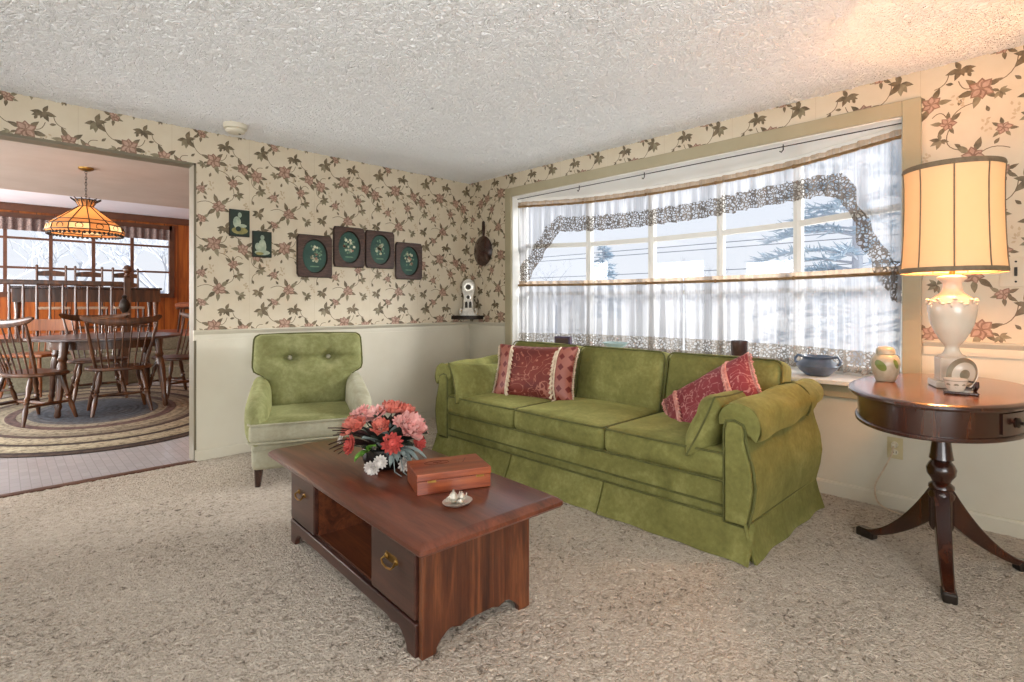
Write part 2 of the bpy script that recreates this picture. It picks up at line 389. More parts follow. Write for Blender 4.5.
        if bevel:
            b=o.modifiers.new('bevel','BEVEL'); b.width=bevel; b.segments=bseg; b.limit_method='ANGLE'; b.angle_limit=R(40)
        if sub: q=o.modifiers.new('sub','SUBSURF'); q.levels=sub; q.render_levels=sub
        return o
def thing(name,label,cat,loc=(0,0,0),rz=0,group=None):
    o=bpy.data.objects.new(name,None); COL.objects.link(o); o.location=loc; o.rotation_euler=(0,0,rz); o.empty_display_size=.1
    o['label']=label; o['category']=cat
    if group: o['group']=group
    return o
def tag(o,label,cat,group=None,kind=None):
    o['label']=label; o['category']=cat
    if group: o['group']=group
    if kind: o['kind']=kind
    return o
def struct(o): o['kind']='structure'; return o
def copy_tree(o,parent=None):
    c=o.copy(); COL.objects.link(c)
    if parent is not None: c.parent=parent
    for ch in list(o.children): copy_tree(ch,c)
    return c
def place(proto,first,loc,rz,label,group=None,scale=None):
    o=proto if first else copy_tree(proto)
    o.location=loc; o.rotation_euler=(0,0,rz); o['label']=label
    if group: o['group']=group
    if scale: o.scale=scale
    return o
def T(x,y,z): return Matrix.Translation((x,y,z))
def RX(a): return Matrix.Rotation(R(a),4,'X')
def RY(a): return Matrix.Rotation(R(a),4,'Y')
def RZ(a): return Matrix.Rotation(R(a),4,'Z')
AX_Y=RX(90)      # prism extruded along z -> along -y ; poly (x,y)->(x,z)
def yprism(mb,poly,y0,y1,mi=0): # poly in xz, extruded along y
    X=Matrix(((1,0,0,0),(0,0,-1,0),(0,1,0,0),(0,0,0,1))); return mb.prism(poly,-y1,-y0,mi,X)
def xprism(mb,poly,x0,x1,mi=0): # poly in yz, extruded along x
    X=Matrix(((0,0,1,0),(1,0,0,0),(0,1,0,0),(0,0,0,1))); return mb.prism(poly,x0,x1,mi,X)
def rrect(w,h,r,n=5,cx=0,cy=0):
    o=[]
    for (sx,sy,a0) in ((1,1,0),(-1,1,90),(-1,-1,180),(1,-1,270)):
        for k in range(n+1):
            a=R(a0+90*k/n); o.append((cx+sx*(w/2-r)+r*math.cos(a),cy+sy*(h/2-r)+r*math.sin(a)))
    return o
def oval(a,b,n=40,cx=0,cy=0): return [(cx+a*math.cos(2*PI*k/n),cy+b*math.sin(2*PI*k/n)) for k in range(n)]

# ------------------------------------------------------------ wallpaper pattern
def clip(poly,u0,u1,v0,v1):
    for ax,lim,sg in ((0,u0,1),(0,u1,-1),(1,v0,1),(1,v1,-1)):
        out=[]
        for i in range(len(poly)):
            a,b=poly[i],poly[(i+1)%len(poly)]; da=sg*(a[ax]-lim); db=sg*(b[ax]-lim)
            if da>=0: out.append(a)
            if (da>=0)!=(db>=0):
                t=da/(da-db); out.append((a[0]+t*(b[0]-a[0]),a[1]+t*(b[1]-a[1])))
        poly=out
        if len(poly)<3: return []
    return poly
def leafpoly(x,y,L,W,a):
    ca,sa=math.cos(a),math.sin(a); o=[]
    for t,w in ((0,0.05),(.15,.55),(.35,1),(.6,.85),(.82,.4),(1,0),(.82,-.4),(.6,-.85),(.35,-1),(.15,-.55)):
        px,py=t*L,w*W/2; o.append((x+px*ca-py*sa,y+px*sa+py*ca))
    return o
def strip(pts,w):
    a=[];b=[]
    for i,(x,y) in enumerate(pts):
        q=pts[min(i+1,len(pts)-1)]; p=pts[max(i-1,0)]; dx,dy=q[0]-p[0],q[1]-p[1]; l=math.hypot(dx,dy) or 1
        a.append((x-dy/l*w,y+dx/l*w)); b.append((x+dy/l*w,y-dx/l*w))
    return a+b[::-1]
def arc(x0,y0,x1,y1,bend,n=7):
    o=[]
    for i in range(n+1):
        t=i/n; k=4*t*(1-t)*bend; dx,dy=x1-x0,y1-y0; o.append((x0+dx*t-dy*k,y0+dy*t+dx*k))
    return o
TILE=[]   # (poly, mat) ; 1 leaf 2 leaf2 3 petal 4 petal2 5 stem 6 ghost
def tile():
    r=random.Random(3)
    def flower(x,y,s,rot):
        s*=1.12
        for k in range(5): # leaves
            a=rot+[-2.9,-.5,.35,2.4,-1.7][k]+r.uniform(-.2,.2); l=s*r.uniform(.55,.75); TILE.append((leafpoly(x+.25*s*math.cos(a),y+.25*s*math.sin(a),l,l*.42,a),1 if r.random()<.65 else 2))
        for k in range(6):
            a=rot+k*1.05+r.uniform(-.2,.2); l=s*r.uniform(.42,.6); TILE.append((leafpoly(x,y,l,l*.8,a),3)); TILE.append((leafpoly(x+.06*s*math.cos(a),y+.06*s*math.sin(a),l*.74,l*.42,a),4))
        TILE.append((oval(s*.09,s*.09,8,x,y),3))
    def leafy(x,y,s,rot,pale=.3):
        for k in range(6):
            a=rot+[-1.5,-.9,-.2,.5,1.3,2.6][k]+r.uniform(-.2,.2); l=s*r.uniform(.5,.8); TILE.append((leafpoly(x,y,l,l*.45,a),2 if r.random()<pale else 1))
    def stem(*a): TILE.append((strip(arc(*a),.0021),5))
    def bud(x,y,s,a): TILE.append((leafpoly(x,y,s,s*.5,a),1))
    stem(.13,.0,.26,-.12,-.25); stem(.28,-.2,.40,-.29,.2); stem(.09,-.31,.02,-.22,.3); stem(.46,-.09,.4,-.02,.2); stem(.10,-.34,.02,-.43,-.3); stem(.40,-.32,.33,-.44,.3); stem(.30,-.50,.16,-.46,-.25)
    stem(.27,-.10,.36,-.07,-.4); stem(.05,-.18,.10,-.13,.3); stem(.41,-.25,.47,-.24,.4)
    leafy(.09,-.01,.095,-1.2); leafy(.35,-.01,.085,-1.6,.2); flower(.27,-.135,.092,.4); leafy(.20,-.165,.06,-2.2,.6)
    flower(.055,-.205,.088,-.3); leafy(.08,-.315,.075,-.9,.4); flower(.185,-.355,.06,1.0); flower(.405,-.285,.07,2.0); leafy(.435,-.365,.065,-1.2,.5)
    flower(.475,-.165,.085,2.6); flower(.30,-.475,.092,1.4); leafy(.07,-.49,.085,-1.8); leafy(.45,-.52,.07,-.4,.5); flower(.185,-.575,.06,.2)
    for x,y,a in ((.16,.02,1.4),(.31,-.06,1.2),(.38,-.08,.2),(.24,-.26,1.3),(.36,-.2,1.9),(.12,-.13,.8),(.02,-.4,-1.2),(.35,-.42,.7),(.22,-.43,2.2)): bud(x,y,.035,a)
    for x,y in ((.36,-.14),(.14,-.25),(.50,-.42),(.25,-.30)):
        for k in range(7): TILE.append((leafpoly(x+r.uniform(-.02,.02),y-.01*k,.022,.012,r.uniform(0,6)),6))
tile()
def wallpaper(mb,rects,u_off,v_top,to3d,flip=False):
    U0=min(q[0] for q in rects); U1=max(q[1] for q in rects); V0=min(q[2] for q in rects); V1=max(q[3] for q in rects)
    TW,TH=.52,.62; cnt=0
    i0=int(math.floor((U0-u_off)/TW))-1; i1=int(math.ceil((U1-u_off)/TW))+1
    for i in range(i0,i1):
        for j in range(-1,int((V1-V0)/TH)+2):
            for k,(poly,mi) in enumerate(TILE):
                pp=[((u_off+i*TW+x),(v_top-j*TH+y)) for x,y in poly]
                for rc in rects:
                    c=clip(pp,*rc)
                    if c:
                        d=.0004+.00001*k
                        if flip: c=c[::-1]
                        mb.add([to3d(u,v,d) for u,v in c],[list(range(len(c)))],mi)
        # paper seam
        for rc in rects:
            c=clip([(u_off+i*TW-.0008,V0),(u_off+i*TW+.0008,V0),(u_off+i*TW+.0008,V1),(u_off+i*TW-.0008,V1)],*rc)
            if c: mb.add([to3d(u,v,.0003) for u,v in (c[::-1] if flip else c)],[list(range(len(c)))],6)
PM=[M['paper'],M['leaf'],M['leaf2'],M['petal'],M['petal2'],M['stem'],M['ghost'],M['cream']]

# ------------------------------------------------------------ room shell
XL=-1.75; YR=-1.55          # unseen side and rear walls
OX0,OX1=-.85,1.042          # opening in the left wall
WY0,WY1,WZ0,WZ1=.62,3.762,.70,2.205
def sheet(name,m,z,up,x0,x1,y0,y1,nx,ny):
    import numpy as np
    xs=np.linspace(x0,x1,nx+1); ys=np.linspace(y0,y1,ny+1); gx,gy=np.meshgrid(xs,ys); co=np.stack([gx,gy,np.full_like(gx,z)],-1).reshape(-1,3).astype('f')
    i=np.arange(nx*ny); a=(i//nx)*(nx+1)+i%nx; q=np.stack([a,a+1,a+nx+2,a+nx+1] if up else [a,a+nx+1,a+nx+2,a+1],-1).astype('i')
    me=bpy.data.meshes.new(name); me.vertices.add(len(co)); me.vertices.foreach_set('co',co.ravel()); me.loops.add(q.size); me.loops.foreach_set('vertex_index',q.ravel())
    me.polygons.add(len(q)); me.polygons.foreach_set('loop_start',np.arange(0,q.size,4,dtype='i')); me.polygons.foreach_set('use_smooth',np.ones(len(q),dtype=bool)); me.update(calc_edges=True); me.materials.append(m)
    o=bpy.data.objects.new(name,me); COL.objects.link(o); return struct(o)
sheet('floor',M['carpet'],0,True,XL-.1,DX+.1,YR-.1,DY+.01,620,680)
sheet('ceiling',M['ceiling'],CEIL,False,XL-.1,DX+.1,YR-.1,DY+.02,700,760)
b=MB(); b.box(XL-.1,DX+.12,YR-.1,DY+.02,CEIL+.04,CEIL+.08); b.box(XL-.1,DX+.12,YR-.1,DY,-.14,-.06); struct(b.build('slab',M['white'],smooth=0))
# wall with the opening
b=MB(); y0,y1=DY,DY+WT
for (x0,x1,z0,z1) in ((XL-.1,OX0,0,RAIL),(OX1,DX+WT,0,RAIL)): b.box(x0,x1,y0,y1,z0,z1,7)
for (x0,x1,z0,z1) in ((XL-.1,OX0,RAIL,CEIL),(OX1,DX+WT,RAIL,CEIL),(OX0,OX1,HEAD,CEIL)): b.box(x0,x1,y0,y1,z0,z1,0)
wallpaper(b,[(XL,OX0,RAIL,CEIL),(OX1,DX,RAIL,CEIL),(OX0,OX1,HEAD,CEIL)],1.41-.52*5,2.36,lambda u,v,d:(u,DY-d,v))
struct(b.build('wall_left',PM,smooth=0))
# wall with the bow window
b=MB(); x0,x1=DX,DX+WT
b.box(x0,x1,YR-.1,WY0,0,RAIL,7); b.box(x0,x1,WY1,DY,0,RAIL,7); b.box(x0,x1,WY0,WY1,0,WZ0-.02,7)
b.box(x0,x1,YR-.1,WY0,RAIL,CEIL); b.box(x0,x1,WY1,DY,RAIL,CEIL); b.box(x0,x1,WY0,WY1,WZ1,CEIL)
wallpaper(b,[(YR,WY0-.05,RAIL,CEIL),(WY1+.05,DY,RAIL,CEIL),(WY0-.06,WY1+.06,WZ1+.05,CEIL)],.02,2.40,lambda u,v,d:(DX-d,u,v),True)
struct(b.build('wall_right',PM,smooth=0))
def holed(name,horizontal,c,a0,a1,h0,h1,z0,z1,m):
    b=MB()
    for (p0,p1,q0,q1) in ((a0,h0,0,CEIL),(h1,a1,0,CEIL),(h0,h1,0,z0),(h0,h1,z1,CEIL)):
        if horizontal: b.box(p0,p1,c-.1,c,q0,q1)
        else: b.box(c-.1,c,p0,p1,q0,q1)
    return struct(b.build(name,m,smooth=0))
holed('wall_rear',True,YR,XL-.1,DX+.12,-1.7,1.2,.45,2.2,M['cream'])
holed('wall_side',False,XL,YR,DY,-.9,3.3,.45,2.2,M['cream'])
b=MB()
for x in (-1.7,-.7,.2,1.16): b.box(x,x+.04,YR-.07,YR-.03,.45,2.2)
for z in (.45,2.16): b.box(-1.7,1.2,YR-.07,YR-.03,z,z+.04)
struct(b.build('added_window_rear',M['white'],smooth=0))  # unseen window added behind the camera to let fill light in
b=MB()
for y in (-.9,.5,1.9,3.26): b.box(XL-.07,XL-.03,y,y+.04,.45,2.2)
for z in (.45,2.16): b.box(XL-.07,XL-.03,-.9,3.3,z,z+.04)
struct(b.build('added_window_side',M['white'],smooth=0))  # unseen side window, added as an opening for fill light
# chair rails
def rail_poly(): return [(0,-.072),(.012,-.072),(.014,-.05),(.012,-.03),(.018,-.024),(.026,-.012),(.032,-.006),(.032,0),(0,.004)]
b=MB(); xprism(b,[(DY-p,RAIL+q) for p,q in rail_poly()],OX1-.02,DX-.03); xprism(b,[(DY-p,RAIL+q) for p,q in rail_poly()],XL,OX0); struct(b.build('trim_1',M['cream'],smooth=30))
b=MB(); yprism(b,[(DX-p,RAIL+q) for p,q in rail_poly()],YR,WY0-.095); yprism(b,[(DX-p,RAIL+q) for p,q in rail_poly()],WY1+.095,DY-.001); struct(b.build('trim_2',M['cream'],smooth=30))
bp=[(0,0),(.016,0),(.016,.07),(.01,.082),(0,.085)]
b=MB(); xprism(b,[(DY-p,q) for p,q in bp],OX1-.01,DX-.02); xprism(b,[(DY-p,q) for p,q in bp],XL,OX0); struct(b.build('baseboard_left',M['cream'],smooth=0))
b=MB(); yprism(b,[(DX-p,q) for p,q in bp],YR,DY-.001); struct(b.build('baseboard_right',M['cream'],smooth=0))
# corner stile board and opening lining
b=MB(); b.box(OX1-.0,DX-.09,DY-.014,DY+.001,.08,RAIL-.066); b.box(DX-.013,DX+.001,WY1+.095,DY-.10,.08,RAIL-.066); struct(b.build('trim_3',M['cream'],smooth=0,bevel=.003))
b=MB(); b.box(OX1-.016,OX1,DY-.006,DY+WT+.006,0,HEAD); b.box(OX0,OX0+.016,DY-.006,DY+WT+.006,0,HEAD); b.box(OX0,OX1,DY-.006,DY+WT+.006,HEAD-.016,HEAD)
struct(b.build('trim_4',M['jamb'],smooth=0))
b=MB(); b.box(OX0,OX1,DY-.03,DY+.03,-.01,.008); struct(b.build('trim_5',M['brown'],smooth=0,bevel=.004))
# window casing
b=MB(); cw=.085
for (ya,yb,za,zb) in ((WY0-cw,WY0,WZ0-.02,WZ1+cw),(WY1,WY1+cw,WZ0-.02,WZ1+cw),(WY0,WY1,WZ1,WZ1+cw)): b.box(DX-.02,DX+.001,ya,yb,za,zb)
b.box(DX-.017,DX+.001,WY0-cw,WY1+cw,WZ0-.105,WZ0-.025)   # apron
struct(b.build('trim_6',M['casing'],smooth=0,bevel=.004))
# bow window
BV=[(3.80,3.76),(4.10,3.165),(4.20,2.545),(4.20,1.915),(4.10,1.305),(3.80,.622)]
w1=bpy.data.objects.new('window_1',None); COL.objects.link(w1); w1['kind']='structure'
def bowpoly(off): return [(DX+.0,WY1)]+[(x+off,y) for x,y in BV]+[(DX+.0,WY0)]
b=MB(); b.prism([(x,y) for x,y in [(DX-.055,WY1+cw),(DX-.055,WY0-cw),(DX,WY0-cw),(DX,WY0)]+[(x+.05,y) for x,y in BV[::-1]]+[(DX,WY1),(DX,WY1+cw)]],WZ0-.028,WZ0); b.build('window_sill',M['white'],w1,smooth=0,bevel=.006)
b=MB(); b.prism([(DX+.002,WY1)]+[(x+.06,y) for x,y in BV]+[(DX+.002,WY0)],WZ1-.006,WZ1+.06); b.build('head_board',M['white'],w1,smooth=0)
b=MB(); b.box(DX+.002,3.86,WY1-.005,WY1+.03,WZ0,WZ1); b.box(DX+.002,3.86,WY0-.03,WY0+.005,WZ0,WZ1); b.build('jamb_liner',M['white'],w1,smooth=0)
b=MB()
for (x,y) in BV: b.lathe([(.036,WZ0),(.036,WZ1)],8,T(x,y,0))
for a,c in zip(BV,BV[1:]):
    A,Bq=Vector((a[0],a[1],0)),Vector((c[0],c[1],0)); L=(Bq-A).length; ang=math.atan2(c[1]-a[1],c[0]-a[0]); X=T(a[0],a[1],0)@Matrix.Rotation(ang,4,'Z')
    for z0,z1,d in ((WZ0,WZ0+.06,.03),(1.705,1.745,.022),(1.235,1.27,.02),(WZ1-.05,WZ1,.03)): b.box(0,L,-d,d,z0,z1,0,X)
b.build('window_frame',M['white'],w1,smooth=30)
for a,c in zip(BV,BV[1:]):
    b=MB(); b.add([(a[0],a[1],WZ0),(c[0],c[1],WZ0),(c[0],c[1],WZ1),(a[0],a[1],WZ1)],[(0,1,2,3)]); b.build('pane',M['glass'],w1,smooth=0)
# curtain geometry follows the bow
RV=[(x-.10 if 0<i<5 else x-.085,y) for i,(x,y) in enumerate(BV)]
RV[0]=(3.715,3.757); RV[-1]=(3.715,.627)
def smoothpath(P,n):
    # Catmull-Rom through P
    o=[]; P=[Vector((p[0],p[1],0)) for p in P]; Q=[P[0]*2-P[1]]+P+[P[-1]*2-P[-2]]
    for i in range(1,len(Q)-2):
        for k in range(n):
            t=k/n; a,b_,c,d=Q[i-1],Q[i],Q[i+1],Q[i+2]
            o.append(.5*((2*b_)+(c-a)*t+(2*a-5*b_+4*c-d)*t*t+(3*b_-a-3*c+d)*t**3))
    o.append(P[-1]); return o
RP=smoothpath(RV,12)
LEN=[0]
for a,c in zip(RP,RP[1:]): LEN.append(LEN[-1]+(c-a).length)
RL=LEN[-1]
def rod_at(s):
    s=max(0,min(RL,s))
    for i in range(len(LEN)-1):
        if s<=LEN[i+1] or i==len(LEN)-2:
            t=(s-LEN[i])/(LEN[i+1]-LEN[i]); p=RP[i].lerp(RP[i+1],t); d=(RP[i+1]-RP[i]).normalized(); return p,Vector((-d.y,d.x,0))
RZ1,RZ2=2.115,1.335
for z,nm,lb in ((RZ1,'curtain_rod','upper brass curtain rod threaded through the lace edged valance'),(RZ2,'curtain_rod','lower brass curtain rod threaded through the white cafe curtain')):
    t=thing(nm,lb,'curtain rod',(RP[0].x,RP[0].y,z),0,'bow window curtain rods'); o=Vector((RP[0].x,RP[0].y,z))
    b=MB(); b.tube([Vector((p.x,p.y,z))-o for p in RP],.011,8); b.build('rod',M['rodm'],t)
    for k in (1,2,3,4):
        p=RV[k]; b=MB(); b.tube([Vector((p[0],p[1],z))-o,Vector((BV[k][0],BV[k][1],z))-o],.007,6); b.ball(Vector((p[0]-.004,p[1],z))-o,.016,8); b.build('bracket',M['rodm'],t)
def wave(s,amp,seed): return amp*(math.sin(s*62+seed)+.6*math.sin(s*101+2*seed+1.7*math.sin(s*9))+.5*math.sin(s*37+seed*3))/1.6
def cl(mb,zt,zb,mi,amp0,amp1,seed,nz,ns=460,s0=0,s1=None,dz=0):
    s1=RL if s1 is None else s1
    def fn(u,v):
        s=s0+(s1-s0)*u; p,n=rod_at(s); top=zt(s) if callable(zt) else zt; bot=zb(s) if callable(zb) else zb
        q=p+n*wave(s,amp0+(amp1-amp0)*v,seed); return (q.x,q.y,top+(bot-top)*v)
    mb.grid(fn,ns,nz,mi)
def drop(s):   # lower edge of the valance lace
    a=s/RL
    pts=[(0,1.27),(.03,1.36),(.065,1.55),(.10,1.72),(.128,1.845),(.16,1.84),(.3,1.83),(.5,1.835),(.7,1.865),(.78,1.87),(.85,1.86),(.885,1.80),(.905,1.66),(.925,1.50),(.94,1.37),(.965,1.25),(.985,1.16),(1,1.15)]
    for p,q in zip(pts,pts[1:]):
        if a<=q[0]: t=(a-p[0])/(q[0]-p[0]); base=p[1]+(q[1]-p[1])*t; break
    else: base=1.15
    return base+.012*abs(math.sin(s*26))
def lw(s):
    a=s/RL
    if .14<a<.86: return .14
    k=min(1,max(0,(.14-a)/.06 if a<.14 else (a-.86)/.05)); return .14+.10*k
va=thing('valance','white sheer valance with wide lace edging and swagged ends at top of bow window','valance',(DX,2.2,RZ1)); O=Matrix.Translation((-DX,-2.2,-RZ1))
def addx(fnb,name,m,parent,X,**k):
    b=MB(); fnb(b); b.v=[tuple(X@Vector(p)) for p in b.v]; return b.build(name,m,parent,smooth=180,**k)
addx(lambda b:cl(b,RZ1-.01,lambda s:drop(s)+lw(s),0,.012,.026,0,10),'sheer_panel',M['sheer'],va,O)
addx(lambda b:cl(b,lambda s:drop(s)+lw(s),drop,0,.026,.03,0,5),'lace_border',M['lace'],va,O)
addx(lambda b:cl(b,RZ1+.045,RZ1-.012,0,.014,.008,0,3,700),'heading_ruffle',M['head'],va,O)
for k,(sa,sb,lb) in enumerate(((0.01,RL*.5-.004,'white sheer cafe curtain with lace hem, half nearer the wall clock corner'),(RL*.5+.004,RL-.01,'white sheer cafe curtain with lace hem, half behind the blue pot'))):
    cc=thing('cafe_curtain',lb,'curtain',(DX,2.2,RZ2),0,'cafe curtains of the bow window'); O2=Matrix.Translation((-DX,-2.2,-RZ2))
    addx(lambda b:cl(b,RZ2-.01,.865,0,.012,.03,5,10,300,sa,sb),'sheer_panel',M['sheer_lo'],cc,O2)
    addx(lambda b:cl(b,.865,lambda s:.715+.012*abs(math.sin(s*26)),0,.03,.034,5,4,300,sa,sb),'lace_hem',M['lace_lo'],cc,O2)
    addx(lambda b:cl(b,RZ2+.04,RZ2-.012,0,.012,.006,5,3,400,sa,sb),'heading_ruffle',M['head'],cc,O2)
# straight wire with hooks under the head board
t=thing('curtain_wire','thin dark wire with hooks stretched straight above the valance','wire',(DX+.06,2.2,2.185))
b=MB(); b.tube([(0,-1.57,0),(0,1.55,0)],.0035,6); b.build('wire',M['iron'],t)
for y in (1.27,2.31,2.97):
    b=MB(); b.tube([(0,y-2.2,.02),(0,y-2.2,-.02),(.0,y-2.2+.012,-.035),(0,y-2.2+.022,-.025)],.004,6); b.build('hook',M['iron'],t)

# ------------------------------------------------------------ dining room and den
DCY=8.2; DW=12.5; DF=.62; DCE=2.87; DXL=-2.6; DXR=3.4
b=MB(); b.box(DXL,DXR,DY,9.95,-.06,0); struct(b.build('floor_dining',M['vinyl'],smooth=0))
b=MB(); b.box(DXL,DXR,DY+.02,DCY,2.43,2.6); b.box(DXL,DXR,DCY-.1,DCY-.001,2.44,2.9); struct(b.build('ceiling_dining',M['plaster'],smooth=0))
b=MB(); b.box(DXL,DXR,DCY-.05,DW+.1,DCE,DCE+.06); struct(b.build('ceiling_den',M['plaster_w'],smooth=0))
b=MB(); b.box(DXL-.1,DXL,DY+WT,DW,0,.7); b.box(DXL-.1,DXL,DY+WT,DW,2.1,DCE); b.box(DXL-.1,DXL,DY+WT,5.0,.7,2.1); b.box(DXL-.1,DXL,8.0,10.2,.7,2.1); b.box(DXL-.1,DXL,12.1,DW,.7,2.1); struct(b.build('wall_dining',M['cream'],smooth=0))  # unseen openings added for the dining and den fill lamps
b=MB(); b.box(DXR,DXR+.1,DY+WT,DW,0,DCE); struct(b.build('wall_den_right',M['panel'],smooth=0))
b=MB()
for (x0,x1,z0,z1) in ((DXL,-2.0,DF,DCE),(2.52,DXR,DF,DCE),(-2.0,2.52,DF,1.33),(-2.0,2.52,2.64,DCE)): b.box(x0,x1,DW,DW+.1,z0,z1)
struct(b.build('wall_den',M['panel'],smooth=0))
b=MB(); b.box(DXL,DXR,DW-.05,DW,2.74,DCE-.01); struct(b.build('trim_7',M['brown'],smooth=0))
w2=bpy.data.objects.new('window_2',None); COL.objects.link(w2); w2['kind']='structure'
b=MB()
for x in (-2.0,-1.14,-.53,.08,.67,1.27,1.86): b.box(x-.025,x+.025,DW-.02,DW+.06,1.33,2.64)
for z in (2.28,1.77): b.box(-2,2.52,DW-.01,DW+.05,z-.018,z+.018)
b.box(2.47,2.56,DW-.03,DW+.06,1.26,2.70); b.box(-2.05,2.52,DW-.03,DW+.06,2.60,2.70); b.box(-2.05,2.52,DW-.05,DW+.06,1.26,1.345)
b.build('window_frame',M['brown'],w2,smooth=0)
b=MB(); b.add([(-2,DW+.03,1.33),(2.5,DW+.03,1.33),(2.5,DW+.03,2.64),(-2,DW+.03,2.64)],[(0,1,2,3)]); b.build('pane',M['glass'],w2,smooth=0)
b=MB(); b.grid(lambda u,v:(-2+4.46*u,DW-.07+.02*math.sin(u*230)+.012*math.sin(u*91),2.615-.21*v),300,3); tag(b.build('valance',M['denval'],smooth=180),'short dark patterned valance across the far wood panelled room window','valance')
b=MB()
for y0,z in ((9.3,.21),(9.6,.415),(9.9,.62)): b.box(DXL,DXR,y0,9.95 if z<.6 else 9.96,z-.21,z,0)
struct(b.build('steps',M['step'],smooth=0,bevel=.02)); b=MB(); b.box(DXL,DXR,9.955,DW+.1,.3,DF); struct(b.build('floor_den',M['den_floor'],smooth=0))
# railing
t=thing('stair_railing','spindle railing with ball topped newel between dining room and raised den','railing',(0,9.93,DF))
b=MB(); b.box(-2.3,1.36,-.03,.03,.79,.86); b.build('handrail',M['windsor'],t,smooth=0,bevel=.012)
b=MB(); b.box(-2.3,1.36,-.02,.02,0.0,.05); b.build('bottom_rail',M['windsor'],t,smooth=0)
sp=MB(); sp.tube([(0,0,.05),(0,0,.15),(0,0,.3),(0,0,.42),(0,0,.6),(0,0,.79)],[.014,.014,.02,.013,.018,.012],8)
s0=sp.build('spindle',M['windsor'],t); s0.location=(-.035,0,0)
for k in range(1,26):
    x=-.035+.1395*((k+1)//2)*(1 if k%2 else -1)
    if x<1.3 and x>-2.25: c=s0.copy(); COL.objects.link(c); c.parent=t; c.location=(x,0,0)
b=MB(); b.box(1.375,1.46,-.045,.045,0,.93); b.lathe([(.03,.93),(.05,.95),(.025,.98),(.06,1.02),(.062,1.06),(.04,1.10),(0,1.12)],16,T(1.418,0,0)); b.build('newel_post',M['windsor'],t,bevel=.006)
t=thing('newel_post','short dark turned newel post at foot of the olive carpeted steps','post',(1.28,9.2,0))
b=MB(); b.box(-.04,.04,-.04,.04,0,.95); b.build('post',M['windsor'],t,smooth=0,bevel=.006); b=MB(); b.lathe([(.03,.95),(.055,.98),(.03,1.02),(.06,1.08),(.07,1.13),(.05,1.19),(.02,1.22),(.035,1.25),(0,1.28)],16); b.build('finial',M['iron'],t)
# den sideboard table, chairs, stool
t=thing('trestle_table','long brown table with deep apron in front of ladder back chairs','table',(1.06,10.95,DF))
b=MB(); b.box(-.94,.94,-.33,.33,.75,.79); b.build('tabletop',M['mahog'],t,smooth=0,bevel=.008)
b=MB(); b.box(-.92,.92,-.3,.3,.55,.75); b.build('apron',M['windsor'],t,smooth=0)
for sx in (-1,1):
    for sy in (-1,1): b=MB(); b.tube([(sx*.86,sy*.25,0),(sx*.86,sy*.25,.1),(sx*.86,sy*.25,.2),(sx*.86,sy*.25,.35),(sx*.86,sy*.25,.55)],[.03,.028,.04,.03,.045],10); b.build('leg',M['windsor'],t)
b=MB(); b.box(-.86,.86,-.02,.02,.12,.16); b.build('stretcher',M['windsor'],t,smooth=0)
def ladder():
    t=thing('ladder_back_chair','','chair')
    for sx in (-1,1):
        b=MB(); b.tube([(sx*.18,.19,0),(sx*.18,.19,.45),(sx*.185,.23,.8),(sx*.185,.25,1.13),(sx*.185,.25,1.16),(sx*.185,.25,1.18)],[.018,.018,.018,.016,.022,.004],8); b.build('back_post',M['windsor'],t)
        b=MB(); b.tube([(sx*.2,-.19,0),(sx*.2,-.19,.46)],.018,8); b.build('leg',M['windsor'],t)
    for z,y in ((1.03,.245),(.86,.235),(.68,.215)):
        b=MB(); P=[(-.18,z-.04),(.18,z-.04)]+[(.18-.36*k/8,z+.03+.025*math.sin(PI*k/8)) for k in range(9)]; yprism(b,P,y-.008,y+.008); b.build('back_slat',M['windsor'],t,smooth=0)
    b=MB(); b.prism([(-.22,-.21),(.22,-.21),(.19,.2),(-.19,.2)],.43,.47); b.build('seat',M['fringe'],t,smooth=0,bevel=.01)
    b=MB()
    for sx in (-1,1): b.tube([(sx*.2,-.19,.2),(sx*.18,.19,.2)],.01,6)
    b.tube([(-.2,-.19,.25),(.2,-.19,.25)],.01,6); b.build('stretcher',M['windsor'],t)
    return t
lp=ladder()
for i,(x,lb) in enumerate(((.645,'ladder back chair behind the long brown table, nearest the railing end'),(1.14,'middle ladder back chair behind the long brown table'),(1.665,'ladder back chair behind the long brown table, nearest the bare window end'))):
    place(lp,i==0,(x,11.62,DF),0,lb,'ladder back chairs in the den')
t=thing('stool','round padded wooden stool against the orange wood panelling','stool',(2.50,11.1,DF))
b=MB(); b.lathe([(0,.46),(.2,.46),(.215,.48),(.21,.52),(.14,.545),(0,.55)],24); b.build('seat_pad',M['den_floor'],t); 
b=MB(); b.lathe([(0,.42),(.19,.42),(.2,.44),(.19,.46),(0,.46)],24); b.build('seat_board',M['windsor'],t)
for k in range(4): a=PI/4+k*PI/2; b=MB(); b.tube([(.2*math.cos(a),.2*math.sin(a),0),(.14*math.cos(a),.14*math.sin(a),.43)],[.016,.02],8); b.build('leg',M['windsor'],t)
# rug
b=MB(); b.lathe([(0,0),(1,0),(1.004,.006),(.998,.012),(0,.012)],96,None,0,1.36,2.0)
r=tag(b.build('braided_rug',M['rug'],smooth=40),'large oval braided rug in brown and cream bands under dining table','rug'); r.location=(.75,7.2,.001)
RT=.013
